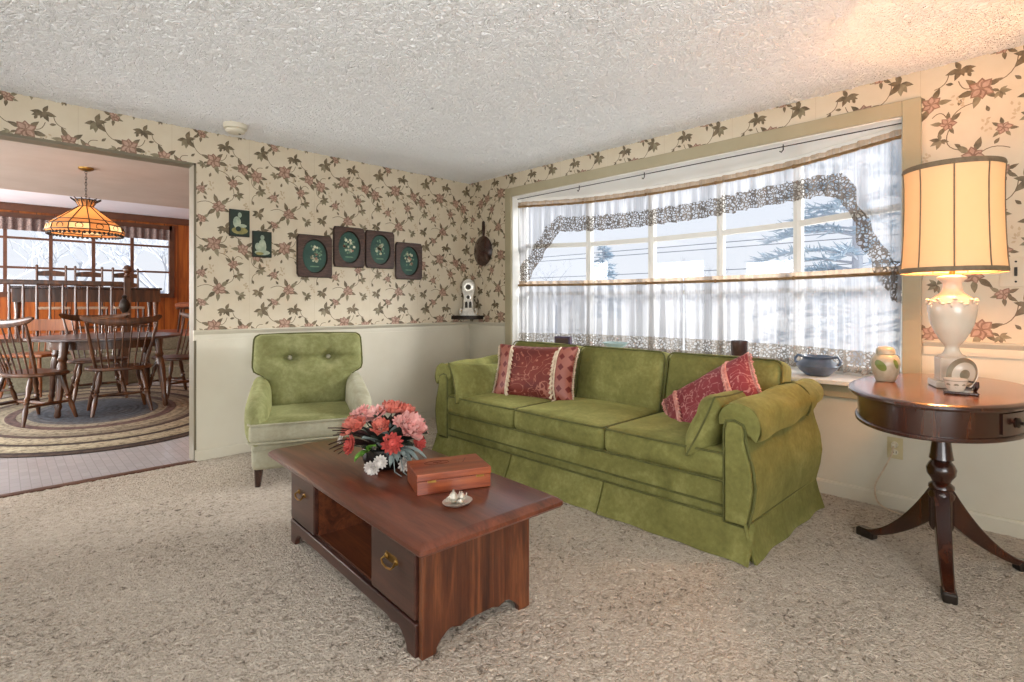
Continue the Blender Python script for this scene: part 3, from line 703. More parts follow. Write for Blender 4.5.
# oval dining table
t=thing('dining_table','dark oval dining table with turned splayed legs on braided rug','table',(.88,7.42,RT))
b=MB(); b.prism(oval(.70,.64,56),.755,.783); b.build('tabletop',M['tabletop'],t,smooth=40,bevel=.008)
b=MB(); b.prism(oval(.52,.46,40),.66,.755); b.build('apron',M['windsor'],t,smooth=40)
for sx in (-1,1):
    for sy in (-1,1):
        a=Vector((sx*.40,sy*.38,.755)); c=Vector((sx*.46,sy*.48,0)); b=MB()
        b.tube([c.lerp(a,q) for q in (0,.03,.1,.14,.18,.24,.5,.68,.72,.76,.8,1)],[.018,.03,.022,.034,.024,.026,.042,.04,.03,.044,.034,.042],12); b.build('leg',M['windsor'],t)
def windsor():
    t=thing('windsor_chair','','chair')
    P=[]
    for k in range(40):
        a=2*PI*k/40; x=.29*math.copysign(abs(math.cos(a))**.75,math.cos(a)); y=.22*math.copysign(abs(math.sin(a))**.8,math.sin(a)); P.append((x*(1-.12*(y/.22)),y))
    b=MB(); b.prism(P,.445,.48); b.build('seat',M['windsor'],t,smooth=40,bevel=.012)
    for sx in (-1,1):
        for sy in (-1,1):
            a=Vector((sx*.17,sy*.13,.45)); c=Vector((sx*.25,sy*.225 if sy<0 else .25,0)); b=MB()
            b.tube([c.lerp(a,q) for q in (0,.1,.3,.42,.46,.5,.54,.6,.75,.9,1)],[.014,.018,.024,.016,.026,.016,.026,.017,.027,.02,.016],10); b.build('leg',M['windsor'],t)
    b=MB()
    for sx in (-1,1): b.tube([(sx*.215,-.19,.17),(sx*.212,0,.175),(sx*.215,.2,.17)],[.01,.018,.01],8)
    b.tube([(-.213,0,.175),(0,0,.175),(.213,0,.175)],[.01,.02,.01],8); b.build('stretcher',M['windsor'],t)
    n=9
    for k in range(n):
        u=-1+2*k/(n-1); x0=.21*u; y0=.175-.06*u*u; x1=.30*u; y1=.31-.05*u*u; z1=.93+.02*u*u; b=MB(); e=abs(u)>.99
        L=[Vector((x0,y0,.47)).lerp(Vector((x1,y1,z1)),q) for q in (0,.15,.35,.5,.7,1)]
        b.tube(L,[.012,.016,.02,.013,.016,.01] if e else [.007,.008,.009,.008,.007,.006],8); b.build('back_post' if e else 'spindle',M['windsor'],t)
    def fn(u,v):
        x=-.345+.69*u; q=x/.345; h=.03+.012*(1-q*q); a=2*PI*v; return (x,.315-.085*q*q+.012*math.cos(a),.955+.05*q**2*abs(q)+h*math.sin(a)*(1 if abs(q)<.97 else .4))
    b=MB(); b.grid(fn,24,10); b.build('crest_rail',M['windsor'],t,smooth=180)
    return t
wp=windsor()
for i,(x,y,a,lb) in enumerate(((.93,6.98,178,'dark windsor chair with its spindle back to the carpet edge, in front of dining table'),
    (.86,8.05,0,'dark windsor chair on far side of dining table, facing the carpeted room'),
    (.24,6.98,122,'dark windsor chair at the end of dining table, partly past the photo edge'),
    (1.60,7.72,-75,'dark windsor chair beside the white wall end, at dining table'),
    (-.16,8.05,62,'dark windsor chair mostly out of view beyond the table end chair'))):
    place(wp,i==0,(x,y,RT),R(a),lb,'windsor chairs around the dining table')
t=thing('wooden_chair','orange pine chair with broad crest board standing before the olive steps','chair',(.33,8.93,RT),R(-40))
b=MB(); b.rbox((.25,.23,.02),.015,2,(0,0,0),T(0,0,.5)); b.build('seat',M['pinechair'],t)
for sx in (-1,1):
    for sy in (-1,1): b=MB(); b.tube([(sx*.23,sy*.22,0),(sx*.2,sy*.19,.2),(sx*.18,sy*.17,.49)],[.016,.024,.018],8); b.build('leg',M['pinechair'],t)
b=MB(); yprism(b,rrect(.62,.15,.03,4,0,.86),.235,.26); b.build('crest_rail',M['pinechair'],t,bevel=.004)
for k in range(6): b=MB(); x=-.2+.08*k; b.tube([(x*.9,.19,.51),(x*1.05,.245,.80)],.009,6); b.build('spindle',M['pinechair'],t)
# pendant
t=thing('pendant_lamp','amber stained glass pendant lamp hanging on chain over dining table','lamp',(.592,6.384,0))
b=MB(); b.lathe([(0,2.40),(.03,2.40),(.06,2.415),(.062,2.43),(0,2.43)],20); b.build('ceiling_canopy',M['brass'],t)
b=MB()
for k in range(11):
    z=2.40-.027*k; X=T(0,0,z-.012)@RZ(90*(k%2))@RX(90); b.tube([X@Vector((.007*math.cos(q*PI/4),.017*math.sin(q*PI/4),0)) for q in range(8)],.0028,5,closed=True)
b.build('chain',M['iron'],t)
N=12; prof=[(.085,2.125),(.055,2.065),(.235,1.925),(.285,1.885),(.300,1.828),(.278,1.805)]
b=MB()
for i in range(len(prof)-1):
    (r0,z0),(r1,z1)=prof[i],prof[i+1]
    for k in range(N):
        a0,a1=2*PI*k/N,2*PI*(k+1)/N
        b.add([(r0*math.cos(a0),r0*math.sin(a0),z0),(r0*math.cos(a1),r0*math.sin(a1),z0),(r1*math.cos(a1),r1*math.sin(a1),z1),(r1*math.cos(a0),r1*math.sin(a0),z1)],[(3,2,1,0)],1 if (i==3 and k%2==0) else 0)
b.build('lamp_shade',[M['tiff'],M['tiff2']],t,smooth=0)
b=MB()
for k in range(N):
    a=2*PI*k/N; b.tube([(r*math.cos(a),r*math.sin(a),z) for r,z in prof],.005,5)
    am=a+PI/N; rr=.294*math.cos(PI/N); b.tube([(rr*math.cos(am)-.028*math.cos(q*PI/6)*math.sin(am),rr*math.sin(am)+.028*math.cos(q*PI/6)*math.cos(am),1.857+.024*math.sin(q*PI/6)) for q in range(12)],.0035,4,closed=True)
    b.tube([(.08*math.cos(a),.08*math.sin(a),2.12),(.118*math.cos(a+.13),.118*math.sin(a+.13),2.138),(.075*math.cos(a+.26),.075*math.sin(a+.26),2.105)],.004,4)
for r,z in prof: b.tube([(r*math.cos(2*PI*k/N),r*math.sin(2*PI*k/N),z) for k in range(N)],.005,5,closed=True)
for k in range(48): a=2*PI*k/48; rr=.281; b.ball((rr*math.cos(a),rr*math.sin(a),1.80),(.012,.012,.014),6)
b.build('leading',M['iron'],t)
b=MB(); b.lathe([(0,2.13),(.02,2.12),(.05,2.10),(.05,2.085),(0,2.085)],12); b.build('cap',M['brass'],t)
b=MB(); b.lathe([(0,1.88),(.03,1.90),(.034,1.94),(.015,1.99),(.015,2.08)],12); b.build('bulb',M['bulb'],t)

# ------------------------------------------------------------ sofa
sofa=thing('sofa','long moss green velvet three seat sofa with rolled arms and skirt under bow window','sofa',(2.9,2.145,0),R(-90))
V=M['velvet']; SW=1.085
def sx_panels():
    segs=[(-1.19,-.375),(-.365,.365),(.375,1.19)]
    return segs
b=MB(); b.box(-1.13,1.13,-.46,.47,.07,.335); b.build('base_rail',V,sofa,smooth=0,bevel=.015)
for z in (.215,.33):
    b=MB(); b.tube([(-1.09,-.465,z),(1.09,-.465,z)],.006,6); b.build('piping',M['velvet_dk'],sofa)
def skirt(x0,y0,x1,y1,name='skirt_panel',flare=.06,top=.17):
    dx,dy=x1-x0,y1-y0; L=math.hypot(dx,dy); nx,ny=dy/L,-dx/L
    def fn(u,v,off=0):
        t=u-.5; f=flare*(v**1.3)+off+.006*math.sin(u*19)*v+(.012*v*(abs(t)*2)**8)
        k=1+(.035 if L<1.2 else .02)*v*0
        x=x0+dx*u*k; y=y0+dy*u*k; return (x+nx*f,y+ny*f,top-(top-.006)*v)
    b=MB(); b.grid(lambda u,v:fn(u,v),24,6); b.grid(lambda u,v:fn(1-u,v,-.012),24,6)
    e=lambda u:[fn(u,v) for v in (0,.5,1)]+[fn(u,v,-.012) for v in (1,.5,0)]
    for u in (0,1):
        q=e(u); b.add(q,[(0,1,2,3,4,5)] if u else [(5,4,3,2,1,0)])
    b.add([fn(i/24,1) for i in range(25)]+[fn(i/24,1,-.012) for i in range(25)],[(i,25+i,26+i,i+1) for i in range(24)])
    return b.build(name,V,sofa,smooth=60)
for a,c in sx_panels(): skirt(a,-.475,c,-.475)
skirt(1.165,-.50,1.165,.46,flare=.035); skirt(-1.165,.46,-1.165,-.50,flare=.035)
for x in (-.37,.37): skirt(x-.05,-.468,x+.05,-.468,'pleat_insert',.045)
skirt(1.06,-.47,1.165,-.43,'pleat_insert',.05); skirt(-1.165,-.43,-1.06,-.47,'pleat_insert',.05)
b=MB(); b.tube([(-1.165,.46,.172),(-1.17,-.47,.172),(-1.15,-.48,.172),(1.15,-.48,.172),(1.17,-.47,.172),(1.165,.46,.172)],.006,6); b.build('piping',M['velvet_dk'],sofa)
# seat cushions
for k in (-1,0,1):
    o=MB(); o.rbox((.36,.36,.072),.04,7,(.0,.014,.02),None); c=o.build('seat_cushion',V,sofa,(k*.7235,-.12,.40),smooth=180)
    for z in (-.062,.062):
        p=MB(); hx,hy=.353,.358; path=[(x,y+(-.012 if y<0 else 0)*(1-(x/hx)**2),z+.012*(1-(x/hx)**2)*(1 if z>0 else .3)) for x,y in rrect(2*hx,2*hy,.03,4)]
        q=[]
        for i in range(len(path)):
            a,bq=Vector(path[i]),Vector(path[(i+1)%len(path)]); q.append(a)
            if (bq-a).length>.2: q+=[a.lerp(bq,w) for w in (.25,.5,.75)]
        q=[Vector((w.x,w.y-.012*(1-(w.x/hx)**2)*(1 if w.y<-.3 else 0),w.z)) for w in q]
        p.tube(q,.0055,6,closed=True); p.build('piping',M['velvet_dk'],c)
# back cushions leaning
for k in (-1,0,1):
    o=MB(); o.rbox((.355,.09,.215),.05,7,(0,.035,.01)); c=o.build('back_cushion',V,sofa,(k*.72,.265,.618),smooth=180); c.rotation_euler=(R(-12),0,0)
    p=MB(); q=[]; path=rrect(.70,.42,.045,4)
    for i in range(len(path)): q.append(Vector((path[i][0],-.085,path[i][1])))
    p.tube(q,.0055,6,closed=True); p.build('piping',M['velvet_dk'],c)
# back frame with dropping shoulders
P=[(-1.12,.12),(1.12,.12),(1.13,.64),(1.12,.675),(1.07,.685),(1.03,.70),(1.0,.73),(.985,.755),(.95,.775),(.7,.785),(0,.79),(-.7,.785),(-.95,.775),(-.985,.755),(-1.0,.73),(-1.03,.70),(-1.07,.685),(-1.12,.675),(-1.13,.64)]
b=MB(); yprism(b,P,.34,.475); b.build('back_frame',V,sofa,smooth=50,bevel=.02,bseg=3)
b=MB(); b.tube([(x,.345,z+.003) for x,z in P[2:]],.006,6); b.build('piping',M['velvet_dk'],sofa)
# arms
arm=[(0,.15),(.045,.15),(.112,.15),(.118,.18),(.135,.25),(.145,.33),(.135,.42),(.11,.50),(.10,.54),(.10,.58),(.09,.61),(.05,.625),(.01,.62),(0,.58),(0,.5)]
for sg in (-1,1):
    P=[(sg*(1.055+x),z) for x,z in arm]
    b=MB(); yprism(b,P,-.475,.47); a=b.build('arm',V,sofa,smooth=60,bevel=.01)
    P2=[(sg*(1.055+.055+(x-.055)*.86),.155+(z-.15)*.97+.004) for x,z in arm]
    b=MB(); yprism(b,P2,-.495,-.47); f=b.build('arm_front_panel',V,sofa,smooth=60,bevel=.008)
    b=MB(); b.tube([(x,-.482,z) for x,z in P],.006,6,closed=True); b.build('piping',M['velvet_dk'],f)
    # roll
    cx,rr=sg*1.122,.073
    CZ=lambda y:.620+.033*(y+.5)/.97
    cz=.6
    b=MB()
    def fn(u,v):
        yy=-.50+.97*u; q=rr*(1+.03*math.sin(u*9)); 
        return (cx+q*1.12*math.cos(2*PI*v),yy+.04*(1-u),CZ(yy)+q*math.sin(2*PI*v)+.004*math.sin(u*5))
    b.grid(fn,24,24); b.ball((cx,-.46,CZ(-.5)),(rr*1.12,.02,rr),20); b.ball((cx,.47,CZ(.47)),(rr*1.12,.015,rr),20); rl=b.build('arm_roll',V,sofa,smooth=180)
    b=MB()
    def fc(u,v,off):
        yy=-.475+.76*u; ang=R(-38)+R(235)*v; q=rr+off+.005*math.sin(u*13+v*9)+.004*math.sin(v*21+u*4); return (cx+sg*q*1.12*math.cos(ang),yy,CZ(yy)+q*math.sin(ang)-.03*(1-v)**4)
    b.grid(lambda u,v:fc(u,v,.012),28,20); b.grid(lambda u,v:fc(1-u,v,.004),28,20)
    # cap end hanging over the front
    def fe(u,v):
        ang=R(-38)+R(235)*v; q=(rr+.012)*(1-u); return (cx+sg*q*1.12*math.cos(ang),-.475-.008*math.sin(PI*min(1,u*1.2)),CZ(-.475)+q*math.sin(ang)-.03*(1-v)**4*(1-u))
    b.grid(fe,8,20); b.build('arm_cover',V,sofa,smooth=180)
    for yy in (.20,):
        b=MB(); b.tube([(cx+sg*(rr+.014)*1.12*math.cos(R(-38)+R(235)*k/16),yy,CZ(yy)+(rr+.014)*math.sin(R(-38)+R(235)*k/16)-.03*(1-k/16)**4) for k in range(17)],.005,6); b.build('piping',M['velvet_dk'],rl)
# loose pillows (world placed)
def pil(name,label,w,h,t,mats,loc,rot,mfn=None,extra=None,cat='pillow',group=None,pinch=.07):
    e=thing(name,label,cat,loc,0,group); e.rotation_euler=rot
    b=MB(); b.pillow(w,h,t,22,None,0,pinch,mfn,.12); b.build('cover',mats,e,smooth=180,weld=True)
    n=22; ed=[]
    for j in range(n): ed.append((math.sin((j/n-.5)*PI),-1))
    for j in range(n): ed.append((1,math.sin((j/n-.5)*PI)))
    for j in range(n): ed.append((-math.sin((j/n-.5)*PI),1))
    for j in range(n): ed.append((-1,-math.sin((j/n-.5)*PI)))
    q=[(w/2*x*(1-pinch*(1-y*y)),0,h/2*y*(1-pinch*(1-x*x))) for x,y in ed]
    b=MB(); b.tube(q,.005,6,closed=True); b.build('piping',mats[-1],e)
    if extra: extra(e,w,h,t,pinch)
    return e
GP='green velvet arm pillows'
pil('arm_pillow','green velvet pillow leaning on the sofa arm nearest the wall clock',.52,.31,.15,[V,M['velvet_dk']],(2.66,3.09,.553),(R(-26),R(4),R(-8)),group=GP)
pil('arm_pillow','green velvet pillow leaning on the sofa arm nearest the lamp table',.54,.32,.17,[V,M['velvet_dk']],(2.67,1.225,.56),(R(24),R(3),R(6)),group=GP)
def fr(mname):
    def f(e,w,h,t,pinch):
        for xs in (-.62,.62):
            b=MB()
            for sg in (-1,1):
                pts=[]
                for j in range(25):
                    y=-.97+1.94*j/24; th=t/2*((1-xs**4)*(1-y**4))**.55; pts.append((w/2*xs*(1-pinch*(1-y*y)),-sg*(th+.003),h/2*y*(1-pinch*(1-xs*xs))))
                b.tube(pts,.007,6)
                if sg>0:
                    for k,p in enumerate(pts[::2]): b.tube([p,(p[0]+(-.022 if xs>0 else .022)*(.6),p[1]-.006,p[2]-.01),(p[0]+(-.03 if xs>0 else .03)*.7,p[1]-.004,p[2]-.034)],[.003,.008,.011],6)
            b.build('tassel_trim',M[mname],e)
        r=random.Random(5)
        for sx in (-1,1):
            b=MB()
            for k in range(26):
                z=(-.5+k/25)*h*.96; x=sx*w/2*(1-pinch*(1-(2*z/h)**2)); b.tube([(x,0,z),(x+sx*.012,r.uniform(-.006,.006),z-.008),(x+sx*.016,r.uniform(-.01,.01),z-.022)],[.003,.005,.006],5)
            b.build('fringe',M[mname],e)
    return f
pil('throw_pillow','rust red damask throw pillow with beige tassel bands and diamond ends',.62,.41,.17,[M['redcush'],M['diamond'],M['diamond']],(2.84,2.70,.648),(R(-20),0,R(-68)),lambda p:1 if abs(p[0])>.66 else 0,fr('fringe'),group='red throw pillows on the sofa')
pil('throw_pillow','crimson floral throw pillow with pink fringe, tipped sideways against sofa back',.60,.36,.16,[M['pinkcush'],M['pinkcush'],M['fringe_pink']],(2.92,1.40,.60),(R(-40),R(-33),R(-84)),lambda p:0,fr('fringe_pink'),group='red throw pillows on the sofa')

# ------------------------------------------------------------ armchair
ac=thing('armchair','pale olive velvet armchair with two button tufted back and short tapered legs','armchair',(1.586,3.70,0),R(-22))
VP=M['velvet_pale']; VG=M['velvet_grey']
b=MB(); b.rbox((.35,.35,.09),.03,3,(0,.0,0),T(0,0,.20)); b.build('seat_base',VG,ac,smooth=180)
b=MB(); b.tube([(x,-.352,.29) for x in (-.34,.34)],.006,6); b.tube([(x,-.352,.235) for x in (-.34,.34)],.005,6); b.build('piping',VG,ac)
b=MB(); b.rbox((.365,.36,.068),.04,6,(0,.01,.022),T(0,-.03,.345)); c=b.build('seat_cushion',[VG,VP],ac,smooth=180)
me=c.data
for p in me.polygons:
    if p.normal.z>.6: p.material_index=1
for z in (.405,.29): b=MB(); b.tube([(x,-.03+y,z) for x,y in rrect(.735,.735,.045,5)],.006,6,closed=True); b.build('piping',VG,c)
# back: T shaped outline
def backo(s=1.): return [(s*x,z) for x,z in ((-.27,.40),(.27,.40),(.285,.52),(.30,.60),(.318,.630),(.35,.645),(.375,.66),(.384,.69),(.385,.73),(.380,.85),(.377,.89),(.368,.91),(.345,.922),(.2,.927),(0,.93),(-.2,.927),(-.345,.922),(-.368,.91),(-.377,.89),(-.380,.85),(-.385,.73),(-.384,.69),(-.375,.66),(-.35,.645),(-.318,.630),(-.30,.60),(-.285,.52))]
def backsurf(mb):
    nx,nz=44,40
    Pz=backo(); 
    def halfw(z):
        pts=sorted([(q[1],q[0]) for q in Pz if q[0]>0]); 
        if z<=pts[0][0]: return pts[0][1]
        for a,c in zip(pts,pts[1:]):
            if z<=c[0]: t=(z-a[0])/max(1e-6,c[0]-a[0]); return a[1]+(c[1]-a[1])*t
        return .345
    for sg in (1,-1):
        def fn(u,v):
            z=.40+.529*v; w=halfw(z); q=-1+2*u; x=q*w*(.999); e=(1-q**6)*(1-(2*v-1)**8)
            th=.085*max(0,e)**.45
            if sg>0:
                for bx in (-.135,.135):
                    d2=((x-bx)/.05)**2+((z-.755)/.045)**2; th-=.06*math.exp(-d2); th-=.018*math.exp(-((z-.755)/.018)**2)*math.exp(-((abs(x)-.135)/.16)**2)
                th-=.012*math.exp(-((abs(x)-.135)/.02)**2)*(1 if z>.755 else 0)*(z-.755)/.18
            y=.21+.30*(z-.40)*.75
            return (x,y-sg*th,z)
        mb.grid(fn if sg>0 else (lambda u,v:fn(1-u,v)),nx,nz)
b=MB(); backsurf(b); bk=b.build('backrest',VP,ac,smooth=180,weld=True)
b=MB(); b.tube([(x,.21+.225*(z-.40),z) for x,z in backo()],.009,6,closed=True); b.build('piping',M['velvet_dk'],bk)
for bx in (-.135,.135): b=MB(); b.ball((bx,.255,.755),(.017,.012,.017),12); b.build('button',VG,bk)
# arms slope down to the seat edge
for sg in (-1,1):
    def fn(u,v):
        k=min(1,u/.22); e=math.sqrt(max(0,1-(1-k)**2)); y=-.37+.66*u
        top=.545+.02*math.sin(u*3)+.075*u**1.5; top=.42+(top-.42)*(.25+.75*e); hw=.072*(.35+.65*e); a=2*PI*v
        ca,sa=math.cos(a),math.sin(a); x=math.copysign(abs(ca)**.75,ca)*hw; zc=(top+.27)/2; hz=(top-.27)/2; z=zc+math.copysign(abs(sa)**.7,sa)*hz
        return (sg*(.325+x),y,z)
    b=MB(); b.grid(fn if sg>0 else (lambda u,v:fn(u,1-v)),22,32)
    r0=[fn(0,v/32) for v in range(32)]; r1=[fn(1,v/32) for v in range(32)]
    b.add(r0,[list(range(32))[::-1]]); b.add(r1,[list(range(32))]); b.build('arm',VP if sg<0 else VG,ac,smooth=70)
for sx in (-1,1):
    for sy in (-1,1):
        b=MB(); b.tube([(sx*.31,sy*.30,.115),(sx*.315,sy*.31,0)],[.028,.017],8); b.build('leg',M['mahog'],ac)

# ------------------------------------------------------------ coffee table
ct=thing('coffee_table','reddish brown pine coffee table with drawers at both ends and open middle shelf','coffee table',(1.2526,2.029,0),R(-2.4))
hx,hy=.24,.586
o=rrect(.635,1.467,.012,3); 
b=MB()
edge=[(0,-.0),( .010,.006),(.012,.016),(.006,.024),(-.004,.028)]
rings=[]; vs=[]
for (d,z) in ((-.006,.404),(.008,.408),(.013,.416),(.012,.428),(.0,.438),(-.014,.445)):
    P=rrect(.595+2*d,1.38+2*d,.012,3); vs.append([(x-.020,y-.030,z) for x,y in P])
n=len(vs[0]); flat=[p for r_ in vs for p in r_]; fs=[(i*n+k,i*n+(k+1)%n,(i+1)*n+(k+1)%n,(i+1)*n+k) for i in range(5) for k in range(n)]+[list(range(n))[::-1],[5*n+k for k in range(n)]]
b.add(flat,fs); b.build('tabletop',M['pine'],ct,smooth=35)
def scallop(w,foot=.055,h=.095,n=8):   # lower outline of a bracket foot board from left to right
    P=[(-w/2,0),(-w/2+foot,0),(-w/2+foot+.004,.02)]
    for k in range(n+1):
        t=k/n; P.append((-w/2+foot+.015+.05*t,.035+.028*math.sin(t*PI/2)))
    P.append((-w/2+foot+.10,.052)); P.append((-w/2+foot+.13,.062))
    return P+[(-x,y) for x,y in P[::-1]]
for sy in (-1,1):
    b=MB(); P=scallop(2*hx)+[(hx,.41),(-hx,.41)]; yprism(b,P,sy*hy-.011,sy*hy+.011); b.build('end_panel',M['pine_z'],ct,smooth=25,bevel=.003)
for sx in (-1,1):
    b=MB(); P=scallop(2*hy-.024)+[(hy-.012,.112),(-hy+.012,.112)]; xprism(b,P,sx*(hx)-.012,sx*hx+.012); b.build('plinth',M['pine_dk'],ct,smooth=25,bevel=.004)
b=MB(); b.box(-hx+.012,hx-.012,-hy+.01,hy-.01,.10,.118); b.build('shelf',M['pine_in'],ct,smooth=0)
for y in (-.27,.29): b=MB(); b.box(-hx+.01,hx-.01,y-.009,y+.009,.118,.41); b.build('divider',M['pine_in'],ct,smooth=0)
b=MB(); b.box(-hx+.005,hx-.005,-hy+.01,hy-.01,.395,.413); b.build('top_rail',M['pine_dk'],ct,smooth=0)
for sx in (-1,1):
    for y0,y1 in ((-hy+.016,-.265),(.285,hy-.016)):
        b=MB(); b.box(sx*hx-.012,sx*hx+.012,y0,y1,.122,.392); d=b.build('drawer',M['pine_dk'],ct,smooth=0,bevel=.005)
        yc=(y0+y1)/2; b=MB(); X0=sx*(hx+.013)
        for q in (-.035,.035): b.ball((X0,yc+q,.272),(.006,.011,.011),10)
        b.prism([(p[0],p[1]) for p in rrect(.09,.03,.012,4)],0,.002,0,T(X0-.001*sx,yc,.275)@RZ(90)@RX(90)@Matrix.Scale(1,4))
        b.tube([(X0+sx*.006,yc-.036,.272),(X0+sx*.016,yc-.042,.264),(X0+sx*.018,yc-.03,.253),(X0+sx*.018,yc,.248),(X0+sx*.018,yc+.03,.253),(X0+sx*.016,yc+.042,.264),(X0+sx*.006,yc+.036,.272)],.004,6); b.build('handle',M['brass'],d)
TZ=.446
# cedar box
t=thing('wooden_box','flat reddish cedar box with small latches on coffee table','box',(1.287,1.697,TZ),R(-22))
b=MB(); b.box(-.145,.145,-.095,.095,0,.05); b.build('body',M['cedar'],t,smooth=0,bevel=.002)
b=MB(); b.box(-.147,.147,-.097,.097,.051,.078); l=b.build('lid',M['cedar'],t,smooth=0,bevel=.003)
b=MB(); b.tube([(.05*math.cos(k*PI/12)-.04,.022*math.sin(k*PI/12)+.03,.0785) for k in range(24)],.0012,4,closed=True); b.tube([(-.055,.03,.0785),(-.02,.03,.0785)],.002,4); b.tube([(-.04,.018,.0785),(-.04,.042,.0785)],.0016,4); b.tube([(.06,.0,.0785),(.085,.05,.0785)],.0015,4); b.build('burnt_emblem',M['cedar_dk'],l)
for x in (-.09,.10): b=MB(); b.box(x-.016,x+.016,-.1,-.096,.044,.052); b.build('latch',M['brass'],t,smooth=0)
# miniature silver set
t=thing('silver_dish','small oval silver dish holding miniature tea things on coffee table','dish',(1.176,1.497,TZ))
b=MB(); b.lathe([(0,.0),(.035,.0),(.05,.006),(.058,.013),(.056,.014),(.045,.008),(0,.004)],32,None,0,1,.8); b.build('dish',M['silver'],t)
def minipot(nm,lb,x,y,s,spout):
    e=thing(nm,lb,'miniature',(1.176+x,1.497+y,TZ+.009),0,'miniature silver tea things'); b=MB(); b.lathe([(0,0),(.006*s,0),(.014*s,.008*s),(.015*s,.014*s),(.010*s,.022*s),(.009*s,.024*s),(0,.024*s)],14); b.build('body',M['silver'],e)
    b=MB(); b.tube([(-.013*s,0,.020*s),(-.022*s,0,.018*s),(-.022*s,0,.008*s),(-.014*s,0,.007*s)],.002*s,5); b.build('handle',M['silver'],e)
    if spout:
        b=MB(); b.tube([(.012*s,0,.008*s),(.020*s,0,.014*s),(.024*s,0,.024*s)],[.004*s,.003*s,.002*s],6); b.build('spout',M['silver'],e)
        b=MB(); b.lathe([(.009*s,.024*s),(.006*s,.028*s),(.002*s,.030*s),(.003*s,.034*s),(0,.036*s)],12); b.build('lid',M['silver'],e)
minipot('miniature_teapot','tiny silver teapot with knobbed lid on the oval dish',-.012,.008,1.25,True); minipot('miniature_jug','tiny silver lidded jug at the edge of the oval dish',.018,-.002,.95,True)
minipot('miniature_cup','tiny silver cup at the front of the oval dish',-.004,-.022,.7,False); minipot('miniature_cup','tiny silver cup behind the teapot on the oval dish',.012,.026,.7,False)
# flower arrangement
FA=thing('flower_arrangement','artificial coral and pink flowers with dark leaves in low black bowl','flower arrangement',(1.245,2.085,TZ))
b=MB(); b.lathe([(0,0),(.085,0),(.10,.012),(.115,.05),(.11,.085),(.10,.09),(.095,.08),(0,.075)],32); b.build('bowl',M['black'],FA)
rf=random.Random(11)
def petal(b,X,L,W,cup,mi=0):
    def fn(u,v):
        q=-1+2*u; w=W*math.sin(PI*(.12+.86*v))**.55; return (q*w/2,L*v*math.cos(cup*v*.7),L*v*math.sin(cup*v)*.8+.25*W*q*q*(.4+v))
    b.grid(fn,4,6,mi,X)
def bloom(c,dirv,rad,rings,m,name):
    d=Vector(dirv).normalized(); X0=Matrix.Translation(c)@d.to_track_quat('Z','Y').to_matrix().to_4x4(); b=MB()
    for (n,L,W,cup,off) in rings:
        for k in range(n): petal(b,X0@T(0,0,.006*off)@RZ(360*k/n+off*23+rf.uniform(-6,6)),rad*L,rad*W,cup+rf.uniform(-.1,.1))
    b.ball((0,0,.012),rad*.14,8,0,X0); b.tube([X0@Vector((0,0,0)),Vector(c)*.45+Vector((0,0,.03))],.0025,5,1); return b.build(name,[m,M['dleaf']],FA,smooth=180)
daisy=[(11,1,.5,.25,0),(10,.8,.45,.6,1),(6,.4,.3,1.0,2)]; rose=[(6,1,.85,.35,0),(6,.85,.8,.75,1),(5,.65,.7,1.1,2),(4,.45,.6,1.4,3)]; mum=[(13,1,.42,.35,0),(11,.8,.38,.75,1),(8,.55,.36,1.15,2)]
# image-right is (.719,-.695), toward camera (-.695,-.719)
def rc(r_,f,z): return (r_*.719-f*.695,-r_*.695-f*.719,z)
for (r_,f,z,rad,rg,m,nm) in ((-.115,.03,.27,.052,daisy,'pink2','daisy_flower'),(-.045,.06,.265,.066,daisy,'pink2','daisy_flower'),(.02,.02,.275,.06,rose,'pink1','rose_flower'),(.075,.0,.265,.05,rose,'pink1','rose_flower'),(.105,.08,.215,.075,rose,'pink2','rose_flower'),
    (-.135,.05,.215,.06,rose,'pink1','rose_flower'),(-.125,.11,.155,.045,mum,'pink3','mum_flower'),(.045,.13,.165,.05,mum,'pink3','mum_flower'),(-.03,.15,.075,.045,mum,'mum','white_mum_flower'),(.005,.15,.10,.04,mum,'mum','white_mum_flower'),(.10,.14,.09,.045,mum,'mum','white_mum_flower'),(.03,-.08,.25,.055,rose,'pink1','rose_flower'),(-.08,-.07,.24,.055,daisy,'pink2','daisy_flower'),(.13,-.03,.2,.05,daisy,'pink2','daisy_flower'),(-.185,.06,.165,.03,daisy,'mum','white_daisy_flower'),(-.005,.11,.225,.045,rose,'pink1','rose_flower'),(.075,.10,.245,.04,daisy,'pink2','daisy_flower'),(.135,.06,.15,.04,rose,'pink3','rose_flower'),(-.09,.11,.235,.04,rose,'pink1','rose_flower')):
    z-=.045; f-=.01; rad*=.8 if m=='mum' else 1.0; p=rc(r_,f,z); bloom(p,(p[0],p[1],(z-.08)*1.1+.02),rad,rg,M[m],nm)
def leafm(name,base,tip,W,m,n=1):
    b=MB(); A=Vector(base);Bv=Vector(tip); d=(Bv-A); L=d.length; X=Matrix.Translation(A)@d.to_track_quat('Y','Z').to_matrix().to_4x4()
    def fn(u,v):
        q=-1+2*u; w=W*math.sin(PI*(.08+.92*v))**.8; return (q*w/2,L*v,.12*L*math.sin(PI*v)+.25*W*abs(q))
    b.grid(fn,4,8,0,X); return b.build(name,m,FA,smooth=180)
for k in range(80):
    a=rf.uniform(0,2*PI); e=rf.uniform(.1,1.2); l=rf.uniform(.12,.20); z0=.075
    tip=(l*math.cos(a)*math.cos(e),l*math.sin(a)*math.cos(e),z0+l*math.sin(e)*1.0); leafm('leaf',(tip[0]*.25,tip[1]*.25,z0),tip,rf.uniform(.035,.06),M[rf.choice(['dleaf','dleaf','dleaf','burg','gleaf'])])
